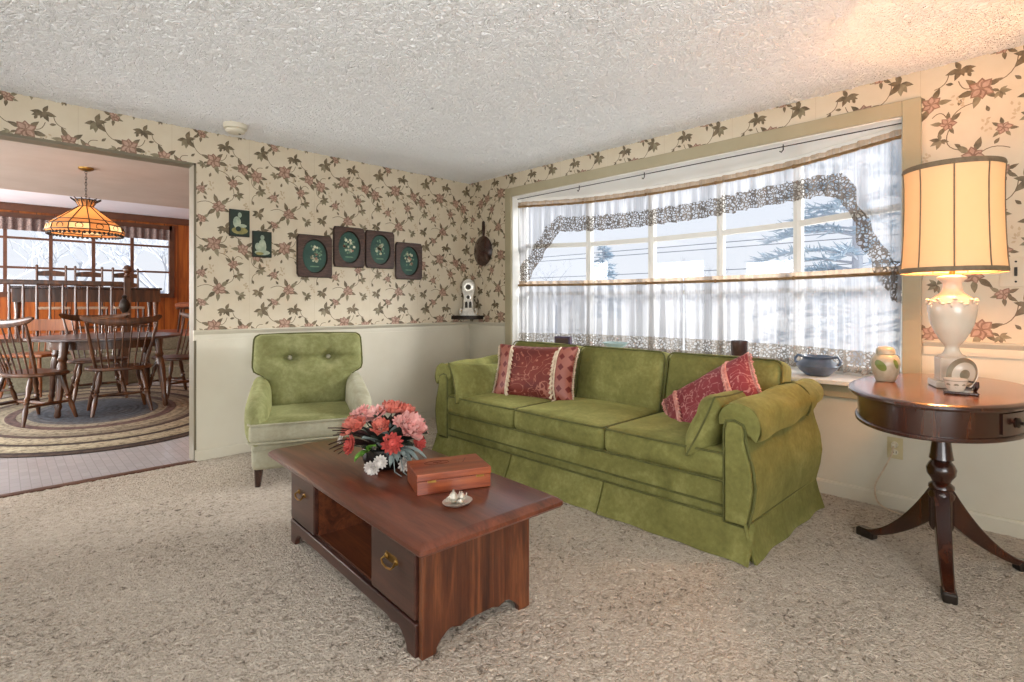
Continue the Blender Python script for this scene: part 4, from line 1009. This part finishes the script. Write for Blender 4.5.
for k in range(9): p=rc(-.10-.012*k,.06+.01*(k%4),.11+.004*k); leafm('leaf',rc(-.05,.03,.09),rc(-.20-.012*(k%3),.06+.022*(k%5),.06+.016*k),.018,M['burg'])
for k in range(4): leafm('leaf',rc(-.06,.10,.08),rc(-.10+.03*k,.16,.055+.022*k),.035,M['lgreen'])
for k in range(6): leafm('leaf',rc(.06,.08,.09),rc(.05+.03*k,.17,.035+.018*(k%3)),.03,M['gleaf'])
for k in range(3): b=MB(); b.tube([rc(.04+.03*k,.10,.08),rc(.06+.03*k,.15,.07),rc(.07+.035*k,.175,.02),rc(.10+.03*k,.18,.004)],.0022,5); b.build('tendril',M['gleaf'],FA)

# ------------------------------------------------------------ lamp table
CT=(2.985,.37); TT=.795
dt=thing('drum_table','oval mahogany pedestal table with drawer and three sabre legs by the right wall','side table',(CT[0],CT[1],0))
a_,b_=.55,.325
vs=[];n=72
for d,z in ((-.02,.768),(.0,.772),(.006,.780),(.004,.788),(-.006,.794),(-.02,.795)): vs.append([((a_+d)*math.cos(2*PI*k/n),(b_+d)*math.sin(2*PI*k/n),z) for k in range(n)])
b=MB(); b.add([p for q in vs for p in q],[(i*n+k,i*n+(k+1)%n,(i+1)*n+(k+1)%n,(i+1)*n+k) for i in range(5) for k in range(n)]+[list(range(n))[::-1],[5*n+k for k in range(n)]])
me=b; me.m=[1 if i==len(me.f)-1 else 0 for i in range(len(me.f))]; b.build('tabletop',[M['mahog'],M['mahog_top']],dt,smooth=40)
b=MB(); b.prism(oval(a_-.03,b_-.03,72),.665,.77); b.build('apron',M['mahog'],dt,smooth=40)
b=MB(); b.prism(oval(a_-.02,b_-.02,72),.655,.672); b.build('bead_moulding',M['mahog'],dt,smooth=40,bevel=.005)
# drawer front follows the oval on the side toward the room's near end
def op(t,d,z): return ((a_-.03+d)*math.cos(t),(b_-.03+d)*math.sin(t),z)
t0,t1=R(227),R(286); b=MB(); b.grid(lambda u,v:op(t0+(t1-t0)*u,.006,.682+.076*v),16,2); b.grid(lambda u,v:op(t1+(t0-t1)*u,.0,.682+.076*v),16,2)
b.add([op(t0,.006,.682),op(t0,.006,.758),op(t0,0,.758),op(t0,0,.682)],[(0,1,2,3)]); dr=b.build('drawer',M['mahog'],dt,smooth=40)
b=MB(); P=op(R(238),.012,.72); nrm=Vector((math.cos(R(238))/a_,math.sin(R(238))/b_,0)).normalized(); b.lathe([(.018,-.01),(.019,0),(.006,.004),(.006,.014),(.013,.02),(.011,.028),(0,.03)],14,T(*P)@nrm.to_track_quat('Z','Y').to_matrix().to_4x4()); b.build('knob',M['iron'],dr)
b=MB(); b.lathe([(r_*.74,z) for r_,z in [(.06,.66),(.06,.645),(.035,.63),(.045,.618),(.040,.606),(.045,.56),(.055,.50),(.060,.478),(.048,.47),(.062,.455),(.074,.435),(.070,.41),(.052,.39),(.044,.375),(.062,.362),(.064,.350),(.052,.34),(.066,.325),(.066,.31),(.058,.30),(.058,.18),(.05,.165),(0,.16)][::-1]],32); b.build('column',M['mahog'],dt)
for k,ft in enumerate(((3.117,.707),(2.643,.301),(3.235,.085))):
    d=Vector((ft[0]-CT[0],ft[1]-CT[1],0)); L=d.length; ang=math.atan2(d.y,d.x)
    top=[];bot=[]
    for i in range(15):
        t=i/14; x=.03+(L-.03)*t; zt=.30*(1-t)**1.9+.055-.02*t+.012*max(0,t-.85)/.15; zb=max(.012,.185*(1-t)**1.7+.0+(.012 if t<.95 else .012)); top.append((x,zt if t<1 else .045)); bot.append((x,zb))
    b=MB(); X=RZ(math.degrees(ang)); P=bot+top[::-1]
    nb=len(P); w=lambda x:.030-.010*(x/L)
    v1=[X@Vector((x,-w(x),z)) for x,z in P]; v2=[X@Vector((x,w(x),z)) for x,z in P]
    m_=len(bot); F=[]
    for i in range(m_-1):
        j=nb-1-i; F.append((i,i+1,j-1,j)); F.append((nb+i+1,nb+i,nb+j,nb+j-1))
    F+=[((i+1)%nb,i,nb+i,nb+(i+1)%nb) for i in range(nb)]
    b.add(v1+v2,F); lg=b.build('leg',M['mahog'],dt,smooth=40,bevel=.005)
    b=MB(); b.box(L-.075,L+.008,-.024,.024,0,.042,0,X); b.build('foot_cap',M['iron'],lg,smooth=0,bevel=.008)
# lamp
lm=thing('table_lamp','cream urn shaped table lamp with glowing panelled drum shade on mahogany table','lamp',(3.0,.335,TT+.001))
b=MB(); b.box(-.072,.072,-.072,.072,0,.028,0,RZ(20)); b.build('base_plate',M['ceramic'],lm,smooth=0,bevel=.005)
b=MB(); b.box(-.052,.052,-.052,.052,.028,.128,0,RZ(20)); b.build('plinth',M['ceramic'],lm,smooth=0,bevel=.005)
b=MB(); b.lathe([(.05,.128),(.052,.135),(.034,.145),(.026,.16),(.024,.175),(.03,.185),(.034,.19),(.044,.205),(.060,.235),(.074,.27),(.083,.31),(.087,.345),(.084,.365),(.073,.385),(.054,.40),(.040,.412),(.034,.43),(.034,.455),(.044,.465),(.052,.472),(.052,.48),(.03,.488),(0,.49)],40); u=b.build('urn',M['ceramic'],lm,smooth=60)
b=MB(); rg=random.Random(4)
for k in range(26):
    a=2*PI*k/26; r_=.081+.004*rg.random(); z=.372+.012*math.sin(k*1.9)
    b.ball((r_*math.cos(a),r_*math.sin(a),z),(.009,.009,.006),8); 
    if k%2: b.ball(((r_+.003)*math.cos(a+.1),(r_+.003)*math.sin(a+.1),z-.012),(.006,.006,.009),6)
b.build('applied_garland',M['ceramic'],u)
b=MB(); b.tube([(0,0,.488),(0,0,.72)],.011,10); b.build('stem',M['brass'],lm)
sh=[(.183,.505),(.178,.56),(.173,.66),(.170,.78),(.170,.88),(.174,.955)]
b=MB(); b.shell(sh,64); b.build('lamp_shade',M['shade'],lm,smooth=180)
for (r_,z) in ((.1843,.508),(.1752,.952)): b=MB(); b.shell([(r_,z-.011),(r_+.003,z),(r_,z+.011)],64); b.build('shade_braid',M['tape'],lm,smooth=180)
for k in range(9): a=2*PI*(k+.46)/9+.18; b=MB(); b.tube([((r_+.001)*math.cos(a),(r_+.001)*math.sin(a),z) for r_,z in sh],.003,5); b.build('shade_rib',M['tape'],lm)
b=MB()
for k in range(3): a=2*PI*k/3; b.tube([(0,0,.945),(.173*math.cos(a),.173*math.sin(a),.95)],.002,5)
b.tube([(0,0,.70),(.05,0,.75),(.055,0,.84),(0,0,.93),(-.055,0,.84),(-.05,0,.75),(0,0,.70)],.0022,5); b.build('harp',M['brass'],lm)
b=MB(); b.lathe([(0,.94),(.022,.945),(.03,.955),(.03,.963),(.012,.972),(0,.975)],16); b.build('finial',M['iron'],lm)
b=MB(); b.lathe([(0,.70),(.015,.71),(.03,.77),(.02,.81),(0,.82)],14); b.build('bulb',M['bulb'],lm)
cy=DX-.02; ox,oy,oz=3.0,.335,TT+.001
def cp(P): return [(x-ox,y-oy,z-oz) for x,y,z in P]
b=MB(); CPTS=[(DX-.045,.655,.362),(DX-.06,.66,.32),(DX-.06,.70,.22),(DX-.05,.74,.12),(DX-.06,.72,.03),(DX-.10,.62,.012),(DX-.14,.53,.03),(DX-.16,.50,.012),(DX-.15,.49,.10),(DX-.13,.45,.28),(DX-.12,.41,.42),(DX-.06,.38,.6),(DX-.035,.37,.78),(DX-.045,.37,.80),(3.2,.37,.80),(3.08,.37,.80)]
P=[Vector(p) for p in CPTS]; Q=[P[0]]+P+[P[-1]]; sm=[]
for i in range(1,len(Q)-2):
    for k in range(6):
        t=k/6; a,c,d,e=Q[i-1],Q[i],Q[i+1],Q[i+2]; sm.append(.5*((2*c)+(d-a)*t+(2*a-5*c+4*d-e)*t*t+(3*c-a-3*d+e)*t**3))
sm.append(P[-1]); b.tube(cp(sm),.0045,6); b.build('cord',M['fringe'],lm)
b=MB(); b.box(DX-.04-ox,DX-.008-ox,.643-oy,.667-oy,.352-oz,.376-oz); b.build('plug',M['plastic'],lm,smooth=0,bevel=.004)
t=thing('wall_outlet','almond wall outlet with lamp plug in it, low on the cream wall','outlet',(DX,.655,.344))
b=MB(); b.box(-.006,0,-.037,.037,-.06,.06); b.build('plate',M['almond'],t,smooth=0,bevel=.003)
for z in (-.022,.022):
    b=MB(); X=T(-.006,0,z)@RY(-90); b.lathe([(.016,0),(.016,.002),(0,.002)],16,X); s=b.build('receptacle',M['plastic'],t)
    b=MB(); b.box(-.009,-.0075,-.008,-.005,z-.006,z+.006); b.box(-.009,-.0075,.005,.008,z-.006,z+.006); b.build('slots',M['slot'],s,smooth=0)
t=thing('light_switch','pale switch plate on floral wall beside the lamp shade','light switch',(DX,.16,1.318))
b=MB(); b.box(-.006,0,-.045,.06,-.075,.075); b.build('plate',M['paper'],t,smooth=0,bevel=.003)
b=MB(); b.box(-.014,-.005,-.006,.006,-.022,.022); b.build('toggle',M['slot'],t,smooth=0,bevel=.002)
b=MB(); b.ball((-.006,0,.05),.005,8); b.ball((-.006,0,-.05),.005,8); b.build('screws',M['slot'],t)
# ginger jar
t=thing('ginger_jar','cream lidded ginger jar with painted green leaf on mahogany table','jar',(3.0,.578,TT+.001)); t.scale=(.8,.8,.95)
b=MB(); b.lathe([(0,0),(.045,0),(.05,.004),(.066,.045),(.074,.085),(.070,.11),(.055,.128),(.043,.133),(0,.134)],36); j=b.build('body',M['ceramic2'],t)
b=MB(); b.lathe([(.046,.132),(.049,.136),(.047,.155),(.036,.167),(0,.172)],32); b.build('lid',M['ceramic2'],t)
def jarR(z):
    P=[(0,.045),(.004,.05),(.045,.066),(.085,.074),(.11,.070),(.128,.055)]
    for p,q in zip(P,P[1:]):
        if z<=q[0]: return p[1]+(q[1]-p[1])*(z-p[0])/(q[0]-p[0])
    return .055
for (a0,zc,ra,rz_) in ((R(172),.08,.42,.024),(R(235),.09,.22,.02)):
    b=MB(); b.grid(lambda u,v:((lambda ang,z:((jarR(z)+.0012)*math.cos(ang),(jarR(z)+.0012)*math.sin(ang),z))(a0-ra*math.cos(2*PI*u)*v,zc+rz_*math.sin(2*PI*u)*v+.012*math.cos(2*PI*u)*v)),24,4)
    b.build('painted_leaf',M['greenleaf'],j,smooth=180)
# cup, saucer and stand
t=thing('display_stand','small dark stand holding cup and saucer in front of lamp','stand',(2.80,.285,TT+.001),R(10))
b=MB(); b.prism(rrect(.075,.11,.012,4),0,.01); b.build('base',M['mahog'],t,smooth=0,bevel=.003)
b=MB(); b.tube([(.03,-.045,.01),(.01,-.05,.03),(.012,-.052,.05)],[.006,.008,.005],6); b.tube([(.03,-.045,.01),(.05,-.045,.06)],[.006,.004],6); b.build('prop',M['mahog'],t)
t=thing('teacup','cream teacup with green leaf band on small stand','cup',(2.785,.30,TT+.012),R(10))
cup=[(0,0),(.024,0),(.026,.003),(.033,.02),(.038,.042),(.04,.05),(.0385,.05),(.036,.04),(.03,.015),(0,.006)]
b=MB(); b.lathe(cup,32); c=b.build('bowl',M['ceramic'],t)
b=MB()
for k in range(8):
    a=2*PI*k/8; b.grid(lambda u,v:((lambda an,z:((.0265+(z-.003)*.31+.0008)*math.cos(an),(.0265+(z-.003)*.31+.0008)*math.sin(an),z))(a+.26*v*math.cos(2*PI*u),.024+.009*v*math.sin(2*PI*u))),12,2)
b.tube([(.0385*math.cos(2*PI*k/24),.0385*math.sin(2*PI*k/24),.043) for k in range(24)],.0014,5,closed=True); b.build('leaf_band',M['taupe'],c,smooth=180)
b=MB(); b.tube([(0,-.036,.042),(0,-.055,.04),(0,-.058,.025),(0,-.048,.014),(0,-.032,.016)],.004,6); b.build('handle',M['iron'],t)
t=thing('saucer','cream saucer with brown rim propped upright behind teacup','saucer',(2.85,.272,TT+.0715)); t.rotation_euler=(0,R(-74),R(-38)); t.scale=(1.32,1.32,1.32)
b=MB(); b.lathe([(0,0),(.024,0),(.027,.004),(.046,.012),(.051,.016),(.050,.018),(.045,.014),(.026,.007),(0,.004)],36); s=b.build('plate',M['ceramic'],t)
b=MB(); b.shell([(.038,.0115),(.044,.0146),(.0505,.0188)],36); b.shell([(.0005,.0052),(.016,.0066)],24); b.build('rim_band',M['taupe'],s,smooth=180)

# ------------------------------------------------------------ sill objects
t=thing('blue_pot','squat blue stoneware pot with small loop handles on the window sill','pot',(3.755,1.085,WZ0+.001))
b=MB(); b.lathe([(0,0),(.06,0),(.07,.006),(.105,.035),(.122,.062),(.115,.078),(.088,.094),(.08,.105),(.086,.118),(.09,.122),(.084,.124),(.072,.105),(0,.09)],40); b.build('body',M['blue'],t)
for sg in (-1,1): b=MB(); b.tube([(0,sg*.08,.115),(0,sg*.115,.122),(0,sg*.132,.10),(0,sg*.128,.078),(0,sg*.110,.075)],.009,8); b.build('handle',M['blue'],t)
t=thing('candle_jar','dark brown glass candle jar on cream base on the window sill','jar',(3.80,1.60,WZ0+.001))
b=MB(); b.lathe([(0,0),(.05,0),(.052,.01),(.042,.03),(.045,.075),(.053,.085),(0,.086)],28); b.build('base',M['jarbase'],t)
b=MB(); b.lathe([(0,.087),(.055,.087),(.056,.09),(.056,.19),(.052,.19),(.051,.10),(0,.098)],28); b.build('glass',M['jar'],t)
t=thing('picture_box','small dark purple framed box on sill behind the red pillow','box',(3.70,3.16,WZ0+.001),R(20))
b=MB(); b.box(-.03,.03,-.075,.075,0,.155); b.build('body',M['album'],t,smooth=0,bevel=.004); b=MB(); b.box(-.034,-.03,-.06,.06,.02,.14); b.build('front',M['frame'],t,smooth=0)
t=thing('glass_dish','pale teal dish on sill behind the middle back cushion','dish',(3.74,2.62,WZ0+.001))
b=MB(); b.lathe([(0,0),(.04,0),(.035,.03),(.03,.07),(.09,.10),(.11,.125),(.105,.127),(.06,.10),(0,.09)],32); b.build('bowl',M['doily'],t)

# ------------------------------------------------------------ wall pieces
G='oval flower plaques'
def plaque(x0,x1,z0,z1,lb,seed,fr_m):
    w,h=x1-x0,z1-z0; t=thing('flower_plaque',lb,'picture',((x0+x1)/2,DY,(z0+z1)/2),0,G); r=random.Random(seed)
    n=48; A,B=w*.345,h*.39
    outer=[]; R0=rrect(w,h,.022,4)
    def edge(ang):
        dx,dz=math.cos(ang),math.sin(ang); k=min((w/2)/abs(dx) if abs(dx)>1e-6 else 9,(h/2)/abs(dz) if abs(dz)>1e-6 else 9); x,z=dx*k,dz*k
        cx,cz=w/2-.02,h/2-.02
        if abs(x)>cx and abs(z)>cz:
            ex,ez=abs(x)-cx,abs(z)-cz; l=math.hypot(ex,ez); k2=.02/l if l>.02 else 1; x=math.copysign(cx+ex*k2,x); z=math.copysign(cz+ez*k2,z)
        return x,z
    E=[edge(2*PI*k/n) for k in range(n)]; I=[(A*math.cos(2*PI*k/n),B*math.sin(2*PI*k/n)) for k in range(n)]
    b=MB(); rows=[[(x,-.001,z) for x,z in E],[(x,-.018,z) for x,z in E],[(x*.965,-.026,z*.97) for x,z in E],[(x*1.04,-.026,z*1.03) for x,z in I],[(x,-.020,z) for x,z in I],[(x*.97,-.010,z*.97) for x,z in I]]
    b.add([p for q in rows for p in q],[(i*n+(k+1)%n,i*n+k,(i+1)*n+k,(i+1)*n+(k+1)%n)[::-1] for i in range(5) for k in range(n)])
    b.m=[1 if f_//n in (1,4,3) else 0 for f_ in range(len(b.f))]; b.build('frame',[fr_m,M['frame_in']],t,smooth=30)
    b=MB(); yprism(b,oval(A,B,n),-.011,-.002,0)
    def blob(x,z,s,mi,k):
        P=[(x+s*(.75+.35*r.random())*math.cos(2*PI*q/9),z+s*(.75+.35*r.random())*math.sin(2*PI*q/9)) for q in range(9)]; b.add([(px,-.0115-.0002*k,pz) for px,pz in P],[list(range(9))],mi)
    for k in range(22): a=r.uniform(0,6.28); q=r.random()**.6; blob(A*.6*q*math.cos(a),B*.55*q*math.sin(a)+.02,.009,2,1)
    for k in range(15): a=r.uniform(0,6.28); q=r.random()**.6; blob(A*.5*q*math.cos(a),B*.5*q*math.sin(a)+.02,.014 if r.random()<.5 else .010,1 if r.random()<.8 else 3,2)
    b.add([(x,-.0118,z) for x,z in oval(A*.4,.006,14,0,-B*.62)],[list(range(14))],2)
    b.build('painting',[M['green'],M['bloom'],M['bloom2'],M['bloom3']],t,smooth=0)
plaque(1.775,2.08,1.377,1.735,'oval flower painting in walnut frame, nearest the small pictures, hung lower',1,M['frame'])
plaque(2.093,2.388,1.476,1.833,'oval flower painting in walnut frame, raised pair, one nearer the dining room',2,M['frame'])
plaque(2.398,2.697,1.480,1.827,'oval flower painting in walnut frame, raised pair, one nearer the clock',3,M['frame'])
plaque(2.711,3.012,1.387,1.742,'oval flower painting in walnut frame, hung lower, nearest the clock',4,M['frame'])
def smallpic(x0,x1,z0,z1,lb,k):
    w,h=x1-x0,z1-z0; t=thing('small_picture',lb,'picture',((x0+x1)/2,DY,(z0+z1)/2),0,'small dark green pictures')
    b=MB(); b.box(-w/2,w/2,-.018,-.001,-h/2,h/2); b.build('panel',M['iron'],t,smooth=0,bevel=.002)
    b=MB(); b.box(-w/2+.005,w/2-.004,-.0195,-.018,-h/2+.005,h/2-.003,0); y=-.0198
    def el(x,z,a,c,mi,yy): b.add([(px,yy,pz) for px,pz in oval(a,c,16,x,z)],[list(range(16))],mi)
    if k==0:
        el(.0,-h*.28,w*.4,h*.14,2,y); el(-.02,h*.02,.028,.045,1,y-.0002); el(.0,h*.3,.014,.02,1,y-.0003); el(.02,-.02,.03,.014,1,y-.0004); el(-.01,-h*.22,.02,.02,0,y-.0005)
    else:
        el(0,-h*.32,w*.4,h*.1,1,y); el(.0,-.02,.03,.06,1,y-.0002); el(.0,h*.26,.015,.02,1,y-.0003); el(-.035,-.02,.02,.03,1,y-.0004); el(-.02,-h*.36,.03,.012,2,y-.0005)
    b.build('painting',[M['night'],M['figure'],M['ochre']],t,smooth=0)
smallpic(1.262,1.407,1.672,1.878,'small dark green picture with seated pale figure, upper one near dining room opening',0)
smallpic(1.428,1.573,1.522,1.727,'small dark green picture with standing pale figure, lower one beside its pair',1)
t=thing('wall_scoop','oval dark wooden scoop hanging by its handle near the corner','wall decoration',(DX,4.18,1.70))
def fn(u,v): a=2*PI*u; q=v; return (-.02-.05*(1-q**2)*1.0,.145*q*math.cos(a),.155*q*math.sin(a))
b=MB(); b.grid(lambda u,v:fn(1-u,v),36,8); b.grid(lambda u,v:(-.001-.019*v if v>.9 else -.001,.145*v*math.cos(2*PI*u),.155*v*math.sin(2*PI*u)),36,8); b.build('bowl',M['mahog'],t,smooth=60)
b=MB(); xprism(b,[(-.012,.15),(.012,.15),(.02,.24),(.016,.30),(0,.315),(-.016,.30),(-.02,.24)],-.02,-.004); b.build('handle',M['mahog'],t,smooth=0,bevel=.004)
# corner shelf and clock
t=thing('corner_shelf','small dark quarter round corner shelf under the white clock','shelf',(DX,DY,1.013))
b=MB(); P=[(-.019,-.001)]+[(-.019-.235*math.cos(k*PI/24) if k<12 else -.019-.235*math.cos(k*PI/24),-.001-.235*math.sin(k*PI/24)) for k in range(13)]; b.prism([(min(-.001,x),y) for x,y in [(-.001,-.001)]+P[1:]],-.022,0); b.build('board',M['iron'],t,smooth=40,bevel=.003)
b=MB(); b.tube([(-.235*math.cos(k*PI/24)-.012,-.235*math.sin(k*PI/24)-.006,.008) for k in range(13)],.008,6); b.build('gallery_rail',M['iron'],t)
t=thing('mantel_clock','ornate white porcelain clock standing on the corner shelf','clock',(DX-.105,DY-.105,1.014),R(-45))
half=[(.085,0),(.085,.022),(.072,.035),(.06,.06),(.052,.09),(.05,.21),(.056,.235),(.066,.27),(.070,.31),(.062,.35),(.042,.38),(.015,.395)]
P=[(x,z) for x,z in half]+[(-x,z) for x,z in half[::-1]]
b=MB(); yprism(b,P,-.035,.035); b.build('case',M['clockwhite'],t,smooth=30,bevel=.008,bseg=3)
b=MB(); X=T(0,-.036,.31)@RX(90); b.lathe([(.05,-.002),(.052,.004),(.044,.006),(.043,.003),(0,.003)],28,X); b.build('bezel',M['silver'],t)
b=MB(); b.lathe([(.028,.003),(.028,.0045),(.0,.0045)],24,X); b.build('dial',M['clockdark'],t)
b=MB(); b.lathe([(.026,-.002),(.026,.005),(.02,.006),(.019,.002),(0,.002)],20,T(0,-.036,.205)@RX(90)); b.build('medallion',M['silver'],t); b=MB(); b.lathe([(.021,0),(.021,.003),(.012,.0035),(.0,.0035)],20,T(0,-.036,.205)@RX(90)); b.build('medallion_ring',M['clockdark'],t)
for sx in (-1,1): b=MB(); yprism(b,[(sx*.021+x,z) for x,z in [(-.014,.095),(.014,.095),(.014,.145),(.008,.16),(-.008,.16),(-.014,.145)]],-.0375,-.034); b.build('panel_opening',M['clockdark'],t,smooth=0)
for sx in (-1,1): b=MB(); b.tube([(sx*.08,-.03,.03),(sx*.088,-.03,.06),(sx*.075,-.03,.085),(sx*.06,-.03,.08)],[.012,.014,.012,.008],8); b.build('scroll',M['clockwhite'],t)
# smoke detector
t=thing('smoke_detector','round white smoke detector on textured ceiling','smoke detector',(1.215,4.10,CEIL-.018))
b=MB(); b.lathe([(0,-.045),(.05,-.045),(.062,-.038),(.066,-.028),(.06,-.024),(.06,-.02),(.075,-.018),(.078,-.004),(.078,.02),(0,.02)],36); b.build('body',M['plastic'],t); b=MB(); b.lathe([(0,-.048),(.008,-.048),(.009,-.044),(0,-.044)],12,T(.03,0,0)); b.build('test_button',M['slot'],t)

# ------------------------------------------------------------ outdoors
GZ=-.7
b=MB(); b.box(-60,90,-60,90,GZ-.1,GZ); struct(b.build('ground',M['snow'],smooth=0))
def bare(h,seed):
    r=random.Random(seed); b=MB()
    def br(p,d,l,rad,dep):
        q=p+d*l; m_=p.lerp(q,.5)+Vector((r.uniform(-.05,.05),r.uniform(-.05,.05),0))*l; b.tube([p,m_,q],[rad,rad*.85,rad*.65],5 if dep<2 else 3)
        if dep>=5: return
        for k in range(r.choice((2,3,3)) if dep<4 else 3):
            a=Vector((r.uniform(-1,1),r.uniform(-1,1),r.uniform(-.1,.7))).normalized(); br(p.lerp(q,r.uniform(.55,1)),(d*.75+a*.8).normalized(),l*r.uniform(.6,.8),rad*.55,dep+1)
    br(Vector((0,0,0)),Vector((0,0,1)),h*.3,h*.018,0); return b
def pine(h,rad,seed):
    r=random.Random(seed); b=MB(); b.tube([(0,0,0),(.05,0,h*.5),(0,0,h)],[h*.018,h*.012,.02],7); nb=MB()
    for k in range(90):
        z=h*(.12+.86*k/90); L=rad*(1-.8*(z/h)**1.4)*r.uniform(.75,1.1); a=r.uniform(0,2*PI); d=Vector((math.cos(a),math.sin(a),0))
        pts=[Vector((0,0,z))+d*L*q+Vector((0,0,.12*L*math.sin(q*2.2)-.15*L*q*q)) for q in (0,.35,.7,1)]; b.tube(pts,[.03,.022,.014,.006],4)
        for q in range(16):
            f=.2+.8*q/15; i=min(2,int(f*3)); p=pts[i].lerp(pts[i+1],f*3-i) if i<3 else pts[3]
            for w in range(3):
                e=Vector((r.uniform(-1,1),r.uniform(-1,1),r.uniform(-.3,.7))).normalized()+d*.7; nb.tube([p,p+e*r.uniform(.12,.26)],[.028,.004],3)
    return b,nb
def mk_bare(x,y,h,seed,lb):
    t=thing('bare_tree',lb,'tree',(x,y,GZ),0,'bare winter trees outside'); bare(h,seed).build('branches',M['bark'],t,smooth=0); return t
def mk_pine(x,y,h,rad,seed,lb):
    t=thing('pine_tree',lb,'tree',(x,y,GZ),0,'pine trees outside'); p,n=pine(h,rad,seed); p.build('trunk',M['bark'],t,smooth=0); n.build('needles',M['needle'],t,smooth=0)
mk_pine(13,3.0,7.5,2.3,1,'large blue green pine filling the window pane nearest the lamp')
mk_pine(30,22,6.0,1.6,2,'small distant pine seen through the middle panes')
for x,y,h,s,lb in ((22,27,6.5,1,'bare tree outside the window pane nearest the clock'),(24,21,6.2,2,'bare tree outside the second pane from the clock'),(26,13.5,5.6,3,'bare tree outside the middle pane of bow window'),(34,15.5,6,4,'bare tree far behind the middle pane of bow window')): mk_bare(x,y,h,s,lb)
for x,y,h,s,lb in ((-.5,24,8,5,'bare tree outside far window, leftmost of the far window trees'),(2.5,32,9,6,'bare tree outside far window behind the pendant lamp'),(5.2,27,8,7,'bare tree outside far window, behind the ladder back chairs'),(8.5,30,8,8,'bare tree outside far window nearest the wood panelling')): mk_bare(x,y,h,s,lb)
for z,lb in ((2.35,'lower utility wire crossing outside the bow window'),(3.15,'upper utility wire crossing outside the bow window'),(3.35,'topmost utility wire crossing outside the bow window')):
    b=MB(); b.tube([(19,-20+5*k,z-CH+CH+.0012*(k-6)**2*4) for k in range(16)],.014,4); tag(b.build('utility_wire',M['wire']),lb,'wire','utility wires outside')

# ------------------------------------------------------------ light
W=bpy.data.worlds.new('sky'); S.world=W; W.use_nodes=True; wn=W.node_tree; bg=wn.nodes['Background']
tc=wn.nodes.new('ShaderNodeTexCoord'); sz=wn.nodes.new('ShaderNodeSeparateXYZ'); rp=wn.nodes.new('ShaderNodeValToRGB')
wn.links.new(tc.outputs['Generated'],sz.inputs[0]); wn.links.new(sz.outputs[2],rp.inputs[0]); wn.links.new(rp.outputs[0],bg.inputs[0])
rp.color_ramp.elements[0].position=0; rp.color_ramp.elements[0].color=lin('#e9edf4'); rp.color_ramp.elements[1].position=.5; rp.color_ramp.elements[1].color=lin('#d4e0f4')
bg.inputs['Strength'].default_value=1.1
def light(name,typ,loc,energy,color,rot=None,size=None,size_y=None,target=None,**k):
    l=bpy.data.lights.new(name,typ); l.energy=energy; l.color=color; o=bpy.data.objects.new(name,l); COL.objects.link(o); o.location=loc
    if typ=='AREA': l.shape='RECTANGLE'; l.size=size; l.size_y=size_y
    if target is not None: o.rotation_euler=(Vector(target)-Vector(loc)).to_track_quat('-Z','Y').to_euler()
    for a,v in k.items(): setattr(l,a,v)
    return o
light('fill_rear','AREA',(-.25,YR-.02,1.32),34,(.96,.98,1),size=2.9,size_y=1.7,target=(.3,3,2.0))  # added fill lamp in the made-up rear window
light('fill_rear_up','AREA',(-.25,YR-.02,1.0),84,(.96,.98,1),size=2.9,size_y=1.0,target=(.6,1.6,3.6))  # added fill lamp tilted up to brighten the ceiling
light('fill_side','AREA',(XL-.02,1.2,1.32),8,(.98,.99,1),size=4.1,size_y=1.7,target=(3,1.2,1.9))  # weak fill lamp added in the made-up side window
light('fill_dining','AREA',(DXL-.02,6.5,1.4),230,(.95,.97,1),size=2.9,size_y=1.35,target=(3,6.5,1.2))  # fill lamp added out of view to brighten the dining room
light('fill_den','AREA',(DXL-.02,11.15,1.4),300,(1,.97,.93),size=1.8,size_y=1.35,target=(3,11.15,1.4))  # fill lamp added in an unseen opening to brighten the den
light('fill_below_bow','AREA',(7.0,1.6,-.45),170,(.97,.98,1),size=4.4,size_y=6.5,target=(6.2,1.8,3))  # added area lamp hidden below the sill, standing in for ground reflection
light('sun','SUN',(8,-2.5,4.3),10,(.96,.98,1),target=(1.2,2.4,.9),angle=R(30))
light('table_lamp_upper_bulb','POINT',(3.0,.335,TT+.86),17,(1,.48,.19),shadow_soft_size=.06)
light('table_lamp_lower_bulb','POINT',(3.0,.335,TT+.60),28,(1,.48,.19),shadow_soft_size=.06)
light('pendant_light','POINT',(.592,6.384,1.90),13,(1,.62,.34),shadow_soft_size=.04)

# ------------------------------------------------------------ camera
cam=bpy.data.cameras.new('camera'); co=bpy.data.objects.new('camera',cam); COL.objects.link(co); S.camera=co
cam.sensor_width=36; cam.sensor_fit='HORIZONTAL'; cam.lens=531.56/1024*36; cam.shift_y=-(341-302.41)/1024; cam.clip_start=.02; cam.clip_end=300
co.location=(0,0,CH); co.rotation_euler=(R(90),0,.8026958-R(90))
